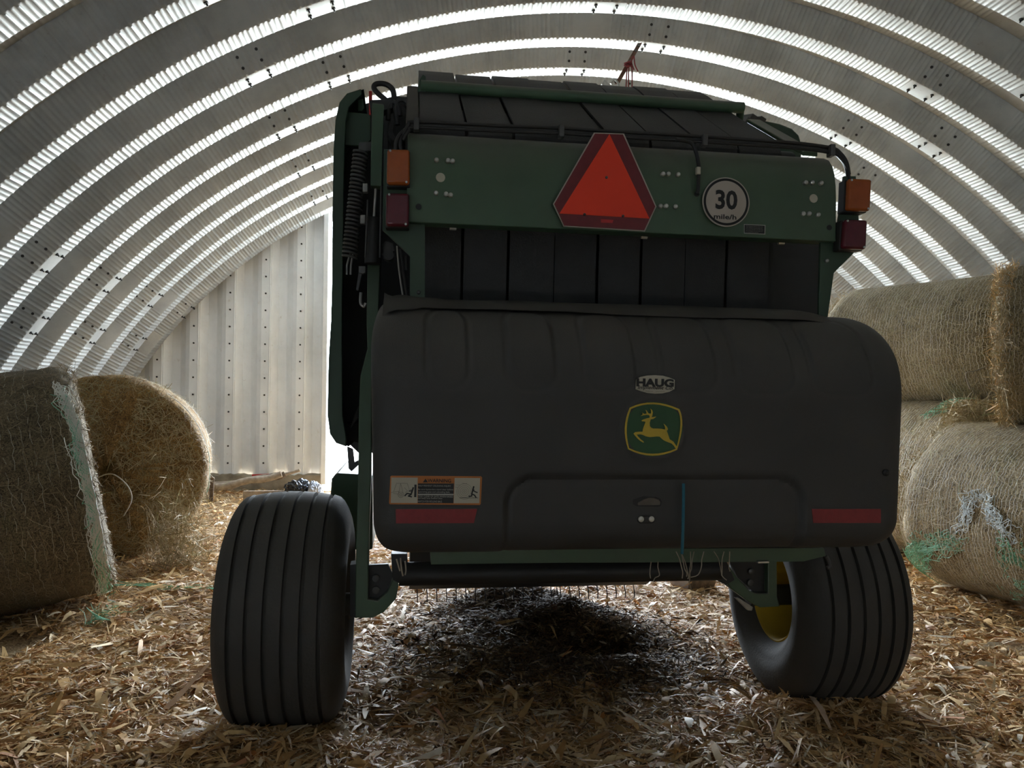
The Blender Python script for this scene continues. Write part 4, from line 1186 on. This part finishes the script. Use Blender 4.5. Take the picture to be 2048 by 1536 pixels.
for P in ([(-0.8134, -0.83, 2.3516), (-0.8173, -0.83, 2.3694), (-0.8142, -0.83, 2.3949), (-0.7986, -0.83, 2.4175), (-0.781, -0.83, 2.4331)], [(-0.8347, -0.83, 2.3504), (-0.8334, -0.83, 2.3775), (-0.8215, -0.83, 2.4053), (-0.7987, -0.83, 2.4284), (-0.7776, -0.83, 2.4406)]):
    MB().tube(smooth_path(P, 5), .0065, 8).build('lamp_cable', 'hose', BAL, .8)

# ---- belts over the roof and down the back
def strip(path, x0, x1, th):
    P = [Vector((0, p[0], p[1])) for p in path]
    a, b = [], []
    for i, p in enumerate(P):
        t = (P[min(i + 1, len(P) - 1)] - P[max(i - 1, 0)]).normalized()
        n_ = Vector((0, t.z, -t.y))
        a.append(p); b.append(p + n_ * th)
    out = a + list(reversed(b))
    return MB().prismx([(p.y, p.z) for p in out], x0, x1)
bp = [(.62, 2.80), (.40, 2.95), (.22, 3.03), (.10, 3.025), (.0, 2.965)] + [(-.02 - .68 * f, 2.945 - .43 * f) for f in (.25, .5, .75, 1)] + [(-.735, 2.485), (-.755, 2.45), (-.755, 2.41), (-.735, 2.375), (-.70, 2.33), (-.665, 2.20), (-.65, 2.0), (-.64, 1.75), (-.63, 1.45)]
for k in range(8):
    x0 = -.748 + .1775 * k
    gap = (.012, .012, .003, .012, .012, .003, .012, .004)[k]
    strip([(p[0], p[1] - (.006 if k % 2 else 0)) for p in bp], x0, x0 + .1775 - gap, .009).build('belt', 'belt', BAL, .5)
# rollers carrying the belts
MB().tube([(-.78, .12, 2.85), (.72, .12, 2.85)], .085, 24).build('roller', 'black', BAL, .6)
MB().tube([(-.80, -.64, 2.42), (.76, -.64, 2.42)], .075, 24).build('roller', 'black', BAL, .6)
# closed bale chamber behind the belts, roof rails beside them
MB().prismx([(-.55, 1.0), (-.55, 2.30), (-.05, 2.80), (.5, 2.75), (1.1, 2.2), (1.25, .85), (0, .80)], -.765, .745).build('bale_chamber', 'black', BAL, .5)
def slope_bar(x0, x1, a, b, th, mt, nm):
    P = [(x0, a[0], a[1]), (x1, a[0], a[1]), (x1, b[0], b[1]), (x0, b[0], b[1])]
    up = [(p[0], p[1], p[2] + th) for p in P]
    return MB().add(P + up, [(3, 2, 1, 0), (4, 5, 6, 7), (0, 1, 5, 4), (1, 2, 6, 5), (2, 3, 7, 6), (3, 0, 4, 7)]).build(nm, mt, BAL, .6, .004)
slope_bar(-.80, -.752, (-.80, 2.43), (-.22, 2.80), .03, 'seam', 'roof_rail')
slope_bar(.735, .80, (-.80, 2.43), (-.30, 2.735), .02, 'green', 'roof_rail')
# round grab bar with its end brackets
P = [(-0.7406, -0.3, 2.8), (0.7161, -0.3, 2.8026)]
q_ = (0.7189, -0.22, 2.7622)
MB().tube([P[0], P[1]], .0245, 16).build('grab_bar', 'green', BAL, .6)
MB().tube([(P[1][0] - .012, P[1][1], P[1][2] + .004), (q_[0], -.26, q_[2])], .018, 12).build('grab_bar_bracket', 'green', BAL, .6)
MB().prism([(-0.759, -0.31, 2.743), (-0.7497, -0.31, 2.8212), (-0.7331, -0.31, 2.8483), (-0.7202, -0.31, 2.8406), (-0.7149, -0.31, 2.6556), (-0.7295, -0.31, 2.6374)], .03).build('grab_bar_bracket', 'darkgreen', BAL, .6, .003)
# right shield seen over the roof rail
MB().prism([(0.944, 0.3, 2.9541), (0.9946, 0.3, 2.979), (1.0628, 0.3, 2.9753), (1.1026, 0.3, 2.986), (1.2001, 0.3, 2.9733), (1.2723, 0.3, 2.9506), (1.3102, 0.3, 2.9175), (1.3281, 0.3, 2.8639), (1.32, 0.3, 2.5088), (0.9773, 0.3, 2.4922)], .75).build('side_shield', 'darkgreen', BAL, .6, .008)
mb = MB()
for p, d in (((0.9359, 0.1, 2.9041), .05), ((0.9791, 0.1, 2.9043), .035), ((0.8634, 0, 2.8513), .04)):
    mb.box(p, (d, .1, d * .8), (.3, .4, .2))
mb.build('roller_bearing', 'darksteel', BAL, .6, .004)

# ---- left side: big hinged shield, spring, cylinder, hoses, frame column
OUT = [(-0.9964, -0.25, 2.7888), (-1.0552, -0.25, 2.7652), (-1.086, -0.25, 2.7241), (-1.1014, -0.25, 2.6475), (-1.1074, -0.25, 2.5178), (-1.1068, -0.25, 2.2596), (-1.1033, -0.25, 1.9593), (-1.1043, -0.25, 1.7879), (-1.1115, -0.25, 1.6168), (-1.1113, -0.25, 1.3822), (-1.0993, -0.25, 1.3014), (-1.0736, -0.25, 1.2632), (-1.0315, -0.25, 1.2486)]
INN = [(-1.0323, -0.25, 1.2934), (-1.0486, -0.25, 1.3829), (-1.0582, -0.25, 1.7892), (-1.0607, -0.25, 2.2618), (-1.0612, -0.25, 2.5205), (-1.0573, -0.25, 2.6504), (-1.0457, -0.25, 2.7074), (-0.9918, -0.25, 2.7674)]
SH = MB().prism(OUT + INN, .02)
a = []
for p in OUT: a += [(p[0], -.25, p[2]), (p[0], .95, p[2])]
f = [(2 * i, 2 * i + 1, 2 * i + 3, 2 * i + 2) for i in range(len(OUT) - 1)]
SH.add(a, f)
SH.add([(p[0] + .012, p[1], p[2]) for p in a], f)
SHIELD = SH.build('side_shield', 'darkgreen', BAL, .6, .003)
SHIELD['label'] = 'tall left side shield'
MB().prism([(-1.0663, -0.2, 2.7071), (-0.9567, -0.2, 2.7011), (-0.9525, -0.2, 2.5868), (-0.9907, -0.2, 2.5581), (-1.0636, -0.2, 2.5581)], .02).build('shield_bracket', 'darkgreen', SHIELD, .6, .003)
MB().prism([(-0.9983, -0.15, 2.8283), (-0.9907, -0.15, 2.7685), (-0.9859, -0.15, 2.7442), (-0.9966, -0.15, 2.7301), (-1.014, -0.15, 2.7289), (-1.0175, -0.15, 2.8001)], .02).build('shield_hook', 'darkgreen', SHIELD, .6, .003)
# dark plate between shield and chamber
MB().prism([(-1.1371, 0.25, 2.8677), (-0.9632, 0.25, 2.9267), (-0.8607, 0.25, 2.9612), (-0.7419, 0.25, 2.9594), (-0.7065, 0.25, 2.0476), (-0.6917, 0.25, 1.1754), (-1.0096, 0.25, 1.1862), (-1.0734, 0.25, 1.2471), (-1.1084, 0.25, 1.3204)], .03).build('side_plate', 'black', BAL, .6)
# the same on the right, dark beside the belts
MB().prism([(0.6854, -0.45, 2.2553), (1.0292, -0.45, 2.2714), (1.0286, -0.45, 1.8301), (1.0238, -0.45, 0.8223), (0.7008, -0.45, 0.8263)], .03).build('side_plate', 'black', BAL, .6)
# spring
A_ = Vector((-0.9813, -0.42, 2.4715)); B_ = Vector((-1.0192, -0.42, 2.0269))
d = B_ - A_
nx = d.cross(Vector((0, 1, 0))).normalized()
P = []
NC = 27
for i in range(NC * 14 + 1):
    t = i / (NC * 14)
    an = 2 * PI * NC * t
    P.append(A_ + d * t + nx * .028 * math.cos(an) + Vector((0, 1, 0)) * .028 * math.sin(an))
SPG = MB().tube(P, .0055, 6).build('coil_spring', 'darksteel', BAL, 2.)
MB().tube([(-1.0157, -0.42, 2.0495), (-1.0287, -0.42, 1.998), (-1.028, -0.42, 1.9592)], .004, 8).tube([(-1.0056, -0.42, 2.0459), (-1.0127, -0.42, 1.9986), (-1.014, -0.42, 1.9597)], .004, 8).build('spring_hook', 'steel', SPG, .6)
MB().prism([(-0.9899, -0.42, 2.5038), (-0.9376, -0.42, 2.5091), (-0.9369, -0.42, 2.47), (-0.9932, -0.42, 2.4646)], .03).build('spring_anchor', 'darksteel', SPG, .6, .003)
# lift arm, gate cylinder and rod
MB().prism([(-0.9366, -0.5, 2.6397), (-0.8892, -0.5, 2.6369), (-0.8919, -0.5, 2.4514), (-0.8932, -0.5, 2.3026), (-0.9366, -0.5, 2.3063), (-0.9371, -0.5, 2.4487)], .05).build('lift_arm', 'green', BAL, .6, .004)
MB().prism([(-0.9507, -0.46, 2.6641), (-0.8569, -0.46, 2.6746), (-0.8542, -0.46, 2.638), (-0.8901, -0.46, 2.6233), (-0.9439, -0.46, 2.6197)], .06).build('arm_bracket', 'black', BAL, .6, .003)
c0, c1 = [(-0.9166, -0.46, 2.3162), (-0.9221, -0.46, 2.1778)]
MB().tube([c0, c1], .006, 10).build('cylinder_rod', 'chrome', BAL, .6)
c0, c1 = [(-0.9222, -0.46, 2.1859), (-0.9228, -0.46, 1.9994)]
CY = MB().tube([c0, c1], .034, 20).build('gate_cylinder', 'black', BAL, .6, .003)
for a, b in ([(-0.9453, -0.5, 2.2478), (-0.951, -0.5, 2.0175)], [(-0.8932, -0.5, 2.3066), (-0.8941, -0.5, 2.0198)]):
    MB().tube([a, b], .0045, 8).build('guide_rod', 'darksteel', CY, .6)
for p in [(-0.9549, -0.52, 2.288), (-0.9623, -0.52, 2.1624)]:
    MB().box(p, (.02, .03, .035)).build('clamp', 'steel', CY, .6, .003)
MB().prism([(-0.9774, -0.44, 1.9905), (-0.967, -0.44, 1.9665), (-0.9816, -0.44, 1.8949), (-0.9896, -0.44, 1.8946)], .02).prism([(-0.9802, -0.46, 1.9891), (-0.9525, -0.46, 1.9902), (-0.952, -0.46, 1.9639), (-0.9618, -0.46, 1.9575), (-0.9797, -0.46, 1.9629)], .03).build('linkage_plate', 'darksteel', BAL, .6, .002)
MB().tube(smooth_path([(-0.9672, -0.48, 1.8799), (-0.9687, -0.48, 1.8538), (-0.9664, -0.48, 1.8338), (-0.9544, -0.48, 1.8242), (-0.9487, -0.48, 1.8384)], 5), .006, 8).build('linkage_hook', 'steel', BAL, .6)
c = (-0.8676, -0.4, 2.0696)
MB().tube([(c[0], -.36, c[2]), (c[0], -.44, c[2])], .03, 6).tube([(c[0] + .006, -.40, c[2] - .03), (c[0] + .006, -.46, c[2] - .03)], .022, 12).build('hydraulic_fitting', 'darksteel', BAL, .6)
# hoses
MB().tube(smooth_path([(-0.8861, -0.35, 2.7062), (-0.8946, -0.35, 2.7162), (-0.9219, -0.35, 2.7376), (-0.9367, -0.35, 2.7577), (-0.9308, -0.35, 2.7729), (-0.9082, -0.35, 2.7787), (-0.8811, -0.35, 2.7743), (-0.86, -0.35, 2.7567), (-0.8533, -0.35, 2.7297), (-0.8549, -0.35, 2.7041)], 6), .0115, 10).build('hydraulic_hose', 'hose', BAL, .8)
for P in ([(-0.8256, -0.45, 2.6107), (-0.8323, -0.45, 2.6452), (-0.8508, -0.45, 2.6645), (-0.8707, -0.45, 2.6488), (-0.8737, -0.45, 2.5912)], [(-0.79, -0.45, 2.6583), (-0.8106, -0.45, 2.6775), (-0.8368, -0.45, 2.6695), (-0.842, -0.45, 2.624), (-0.8351, -0.45, 2.5732)]):
    MB().tube(smooth_path(P, 6), .011, 10).build('hydraulic_hose', 'hose', BAL, .8)
MB().tube(smooth_path([(-0.8262, -0.62, 2.0457), (-0.8214, -0.62, 1.9918), (-0.8126, -0.62, 1.9245), (-0.7956, -0.62, 1.8267), (-0.7912, -0.62, 1.7901)], 5), .0032, 8).build('release_cable', 'wire', BAL, .8)
for P in ([(-0.8128, -0.6, 2.0384), (-0.8044, -0.6, 1.9959), (-0.7999, -0.6, 1.9572)], [(-0.7912, -0.6, 2.012), (-0.7883, -0.6, 1.9576)], [(-0.8018, -0.6, 1.9571), (-0.7912, -0.6, 1.8992), (-0.7847, -0.6, 1.8605)]):
    MB().tube(smooth_path(P, 4), .0055, 8).build('hydraulic_hose', 'hose', BAL, .8)
# valve block and motor above the left lamp
MB().prism([(-0.8662, -0.3, 2.7051), (-0.7967, -0.3, 2.7227), (-0.7769, -0.3, 2.6831), (-0.7717, -0.3, 2.6253), (-0.8001, -0.3, 2.5525), (-0.8551, -0.3, 2.5491), (-0.8812, -0.3, 2.5968)], .14).build('hydraulic_motor', 'black', BAL, .6, .02)
MB().prism([(-0.8943, -0.2, 2.7185), (-0.8769, -0.2, 2.7197), (-0.8739, -0.2, 2.5475), (-0.8944, -0.2, 2.4801), (-0.8977, -0.2, 2.5461)], .04).build('valve_block', 'black', BAL, .6, .004)
c = (-0.949, -0.3, 2.7467)
MB().tube([(-0.9534, -0.3, 2.7613), (-0.9516, -0.3, 2.6609)], .007, 8).build('marker_rod', 'redpaint', BAL, .6)

COLM = MB().prism([(-0.9505, -0.35, 2.0337), (-0.897, -0.35, 2.0358), (-0.9014, -0.35, 1.8197), (-0.9035, -0.35, 1.7066), (-0.9232, -0.35, 1.5433), (-0.9196, -0.35, 1.1166), (-0.9238, -0.35, 0.8925), (-0.923, -0.35, 0.6214), (-0.884, -0.35, 0.6144), (-0.8436, -0.35, 0.6509), (-0.8239, -0.35, 0.7003), (-0.8229, -0.35, 0.7626), (-0.8002, -0.35, 0.7623), (-0.7987, -0.35, 0.6749), (-0.808, -0.35, 0.6211), (-0.8585, -0.35, 0.5662), (-0.9032, -0.35, 0.5445), (-0.9746, -0.35, 0.5463), (-0.9757, -0.35, 0.8269), (-0.9728, -0.35, 1.1166), (-0.9743, -0.35, 1.4238), (-0.9705, -0.35, 1.5507), (-0.9438, -0.35, 1.6639), (-0.9499, -0.35, 1.7723)], .07).build('frame_column', 'green', BAL, .6, .004)
COLM['label'] = 'left frame column curling into a foot'
PL = MB().prism([(-0.9312, -0.315, 0.7566), (-0.8442, -0.315, 0.7595), (-0.8226, -0.315, 0.713), (-0.8421, -0.315, 0.642), (-0.8829, -0.315, 0.601), (-0.9285, -0.315, 0.6061)], .02).build('axle_plate', 'black', COLM, .6)
for p in [(-0.8929, -0.318, 0.7023), (-0.892, -0.318, 0.6521)]: bolt(p, .016, PL, 'darksteel', .008)
MB().prism([(-1.0022, -0.3, 0.7544), (-0.9734, -0.3, 0.7582), (-0.9713, -0.3, 0.5319), (-0.9983, -0.3, 0.5409)], .08).build('axle_arm', 'black', BAL, .6)
# column on the right
COL2 = MB().prism([(0.5595, -0.35, 0.9624), (0.5989, -0.35, 0.9622), (0.6361, -0.35, 0.7586), (0.6835, -0.35, 0.6916), (0.7497, -0.35, 0.624), (0.7781, -0.35, 0.6123), (0.8346, -0.35, 0.6112), (0.8334, -0.35, 0.9608), (0.8713, -0.35, 0.9605), (0.8774, -0.35, 0.5992), (0.8921, -0.35, 0.5522), (0.7975, -0.35, 0.5498), (0.7456, -0.35, 0.5753), (0.6607, -0.35, 0.6368), (0.6088, -0.35, 0.7061)], .07).build('frame_column', 'green', BAL, .6, .004)
COL2['label'] = 'right frame column curling into a foot'
PL = MB().prism([(0.6221, -0.315, 0.845), (0.8543, -0.315, 0.8426), (0.8568, -0.315, 0.5996), (0.7949, -0.315, 0.6009), (0.7064, -0.315, 0.6764)], .02).build('axle_plate', 'black', COL2, .6)
for p in [(0.7686, -0.318, 0.7029), (0.7644, -0.318, 0.6537)]: bolt(p, .015, PL, 'darksteel', .008)
MB().prism([(0.6574, -0.4, 0.6079), (0.6758, -0.4, 0.6075), (0.7408, -0.4, 0.5669), (0.7364, -0.4, 0.5495), (0.7179, -0.4, 0.5521)], .02).build('brake_lever', 'steel', COL2, .6, .003)
mb = MB().tube(smooth_path([(0.8487, -0.8, 0.8707), (0.8593, -0.8, 0.8511), (0.8636, -0.8, 0.8316), (0.8533, -0.8, 0.824)], 4), .008, 8)
mb.build('hook', 'darksteel', BAL, .6)

# lower cross members
MB().prism([(-0.6864, -0.8, 0.9163), (0.8401, -0.8, 0.9018), (0.8487, -0.8, 0.8707), (0.7576, -0.8, 0.8506), (0.618, -0.8, 0.8507), (-0.2438, -0.8, 0.8594), (-0.6818, -0.8, 0.8603)], .05).build('lower_crossbar', 'green', BAL, .6, .003)
MB().box((0.5854, -0.8, 0.8531), (.045, .03, .008)).build('crossbar_tab', 'chrome', BAL, .6, .002)
a, b = [(-0.797, -0.48, 0.7546), (0.5485, -0.48, 0.7536)]
RL = MB().tube([a, b], .047, 20).build('lower_roller', 'black', BAL, .6)
a, b = [(0.4553, -0.48, 0.753), (0.5174, -0.48, 0.7541)]
MB().tube([a, b], .034, 16).build('roller_bearing', 'darksteel', RL, .6)
MB().prism([(0.527, -0.46, 0.8304), (0.5835, -0.46, 0.7977), (0.6296, -0.46, 0.7009), (0.5893, -0.46, 0.6803), (0.5442, -0.46, 0.7024)], .06).build('roller_bracket', 'black', BAL, .6, .003)
MB().prism([(-0.8304, -0.46, 0.8309), (-0.7645, -0.46, 0.83), (-0.763, -0.46, 0.7454), (-0.7924, -0.46, 0.7098), (-0.8226, -0.46, 0.7264)], .06).build('roller_bracket', 'black', BAL, .6, .003)
# pick-up reel with its spring tines far under the machine
DR = MB().tube([(-.74, 1.3, .45), (.74, 1.3, .45)], .17, 28).build('pickup_reel', 'black', BAL, .6)
MB().prismx([(.9, .40), (1.1, .30), (1.15, .60), (.9, .8)], -.74, .74).build('wind_guard', 'black', BAL, .5)
for k in range(24):
    x = -.69 + .0605 * k
    MB().tube([(x, 1.27, .30), (x + .002, 1.22, .22), (x + .003, 1.23, .185)], .0032, 6).build('tine', 'black', DR, 2.)
# lower left housing and the bracket above it
MB().prism([(-1.1527, 0.45, 1.0344), (-1.1306, 0.45, 1.0653), (-0.9452, 0.45, 1.0552), (-0.9382, 0.45, 0.6676), (-1.1433, 0.45, 0.6701), (-1.1582, 0.45, 0.9266)], .75).build('lower_housing', 'green', BAL, .6, .012)
MB().prism([(-1.0739, 0.4, 1.2053), (-1.0437, 0.4, 1.1928), (-1.0349, 0.4, 1.124), (-1.0176, 0.4, 1.1368), (-1.0146, 0.4, 1.1113), (-1.0491, 0.4, 1.0781), (-1.0644, 0.4, 1.0933)], .03).build('hanging_bracket', 'darksteel', BAL, .6, .003)
MB().prism([(-1.0163, 0, 1.3769), (-0.9968, 0, 1.4185), (-0.9957, 0, 1.3633), (-1.0332, 0, 1.3124)], .02).build('hanging_bracket', 'darksteel', BAL, .6, .003)
MB().prism([(-1.0635, 0.1, 1.3266), (-1.0012, 0.1, 1.339), (-0.9994, 0.1, 1.2422), (-1.0622, 0.1, 1.2559)], .03).build('latch_housing', 'black', BAL, .6, .003)
mb = MB()
for P in ([(-0.8061, -0.75, 0.8714), (-0.7984, -0.75, 0.8457), (-0.7927, -0.75, 0.8274)], [(-0.7917, -0.75, 0.8748), (-0.7873, -0.75, 0.8346), (-0.7814, -0.75, 0.8089)], [(-0.7751, -0.75, 0.8636), (-0.7709, -0.75, 0.8307), (-0.7742, -0.75, 0.8125)]):
    MB().tube(smooth_path(P, 4), .003, 6).build('frayed_string', 'palestrand', BAL, .8)
# hitch tongue at the front
MB().span((-.1, 1.2, .45), (.1, 3.0, .6)).build('drawbar', 'darkgreen', BAL, .6, .01)

# ---- strands caught under the rear cover and a length of teal twine
ST_L = [
 ('shortest frayed strand at the left end of the row under the rear cover', [(0.519, 2.8509, 0.854), (0.5158, 2.8505, 0.8293), (0.5148, 2.8503, 0.8099), (0.5172, 2.8507, 0.7927)]),
 ('bent strand with a kinked tail, second from the left under the rear cover', [(0.5456, 2.8546, 0.8534), (0.5446, 2.8545, 0.8351), (0.548, 2.8549, 0.8199), (0.5504, 2.8553, 0.8026), (0.5349, 2.8531, 0.7944), (0.5283, 2.8522, 0.7816)]),
 ('strand just left of the foot of the teal twine', [(0.5933, 2.7704, 0.9085), (0.6054, 2.772, 0.8832), (0.6142, 2.7733, 0.8516), (0.6187, 2.7739, 0.8326), (0.6166, 2.7736, 0.8117)]),
 ('strand hanging straight from the foot of the teal twine', [(0.6117, 2.7729, 0.9082), (0.6184, 2.7739, 0.8787), (0.6251, 2.7748, 0.8472), (0.6339, 2.776, 0.8302), (0.6329, 2.7759, 0.8176)]),
 ('strand slanting right from the foot of the teal twine', [(0.6151, 2.7835, 0.9019), (0.6295, 2.7855, 0.8679), (0.6373, 2.7866, 0.8383), (0.6429, 2.7874, 0.8151), (0.6397, 2.7869, 0.8067)]),
 ('longest strand, reaching down in front of the log', [(0.6513, 2.7986, 0.9034), (0.6527, 2.7988, 0.8632), (0.6495, 2.7984, 0.8379), (0.6497, 2.7984, 0.8083), (0.6487, 2.7983, 0.7914), (0.6565, 2.7993, 0.7638)]),
 ('strand bowed to the right beside the longest one', [(0.6595, 2.7796, 0.9073), (0.6532, 2.7787, 0.8759), (0.6512, 2.7784, 0.8466), (0.6448, 2.7775, 0.8299), (0.6449, 2.7775, 0.8132)]),
 ('strand curling back to the left above the log', [(0.6971, 2.7848, 0.9066), (0.6892, 2.7837, 0.8773), (0.6882, 2.7835, 0.8542), (0.6796, 2.7824, 0.8292), (0.6688, 2.7808, 0.82), (0.6492, 2.7781, 0.8152)]),
 ('strand slanting right toward the dark roller bracket', [(0.7339, 2.7899, 0.9059), (0.7494, 2.792, 0.8824), (0.7584, 2.7933, 0.8506), (0.7651, 2.7942, 0.8188), (0.7828, 2.7967, 0.8015)]),
 ('strand hanging straight before the roller bracket', [(0.7724, 2.7952, 0.9052), (0.7648, 2.7942, 0.8737), (0.7651, 2.7942, 0.8336), (0.7629, 2.7939, 0.8188)]),
 ('rightmost strand, with a small loop at its tip', [(0.7933, 2.7981, 0.9048), (0.7924, 2.798, 0.8752), (0.7915, 2.7979, 0.8435), (0.7959, 2.7985, 0.835), (0.7926, 2.798, 0.834)]),
]
for lab, P in ST_L:
    o = MB().tube(smooth_path(P, 5), .0019, 6).build('hanging_strand', 'palestrand', None, 2.)
    tag(o, lab, 'strand', 'pale strands hanging under the rear cover')
P = [(0.5693, 2.549, 1.1765), (0.5697, 2.549, 1.1221), (0.5685, 2.5488, 1.0398), (0.5671, 2.5487, 0.9823), (0.5656, 2.5484, 0.9445)]
o = MB().tube(smooth_path(P, 4), .0052, 8).build('teal_twine', 'bluetwine', None, 2.)
tag(o, 'teal baling twine hanging down the black rear cover', 'twine')

# ------------------------------------------------------------------ light: overcast daylight through the open end
w = bpy.data.worlds.new('world')
SC.world = w
w.use_nodes = True
N, L = w.node_tree.nodes, w.node_tree.links
bg = N['Background']
tc = N.new('ShaderNodeTexCoord'); sp = N.new('ShaderNodeSeparateXYZ')
L.new(tc.outputs['Generated'], sp.inputs[0])
rp = ramp(N, [(.45, (.70, .80, .89)), (.55, (.85, .93, 1.0)), (1, (.53, .71, 1.0))])
mr = N.new('ShaderNodeMapRange'); mr.inputs['From Min'].default_value = -1
L.new(sp.outputs['Z'], mr.inputs['Value']); L.new(mr.outputs[0], rp.inputs['Fac'])
L.new(rp.outputs['Color'], bg.inputs['Color'])
bg.inputs['Strength'].default_value = 5.0
s = bpy.data.lights.new('sun', 'SUN'); s.energy = 14; s.angle = .02; s.color = (.93, .965, 1)
so = bpy.data.objects.new('sun', s); COL.objects.link(so)
so.rotation_euler = Vector((-.62, .16, -.77)).to_track_quat('-Z', 'Y').to_euler()      # sun from the side, falling on the yard only
# the door opening as a light portal, so the sky is sampled through it
pl = bpy.data.lights.new('door_portal', 'AREA'); pl.shape = 'RECTANGLE'; pl.size = 6.56; pl.size_y = 4.3
pl.cycles.is_portal = True
po = bpy.data.objects.new('door_portal', pl); COL.objects.link(po)
po.location = bw((DX0 + DX1) / 2, YB + .2, 2.15)
po.rotation_euler = Euler((-PI / 2, 0, BROT))

vs = SC.view_settings
vs.view_transform = 'Standard'; vs.look = 'None'; vs.gamma = 1.0; vs.use_curve_mapping = False
vs.exposure = 2.18
cy = SC.cycles
cy.use_denoising = True
cy.max_bounces = 8; cy.diffuse_bounces = 6; cy.glossy_bounces = 4
cy.sample_clamp_indirect = 6.0
cy.use_adaptive_sampling = True; cy.adaptive_threshold = .025
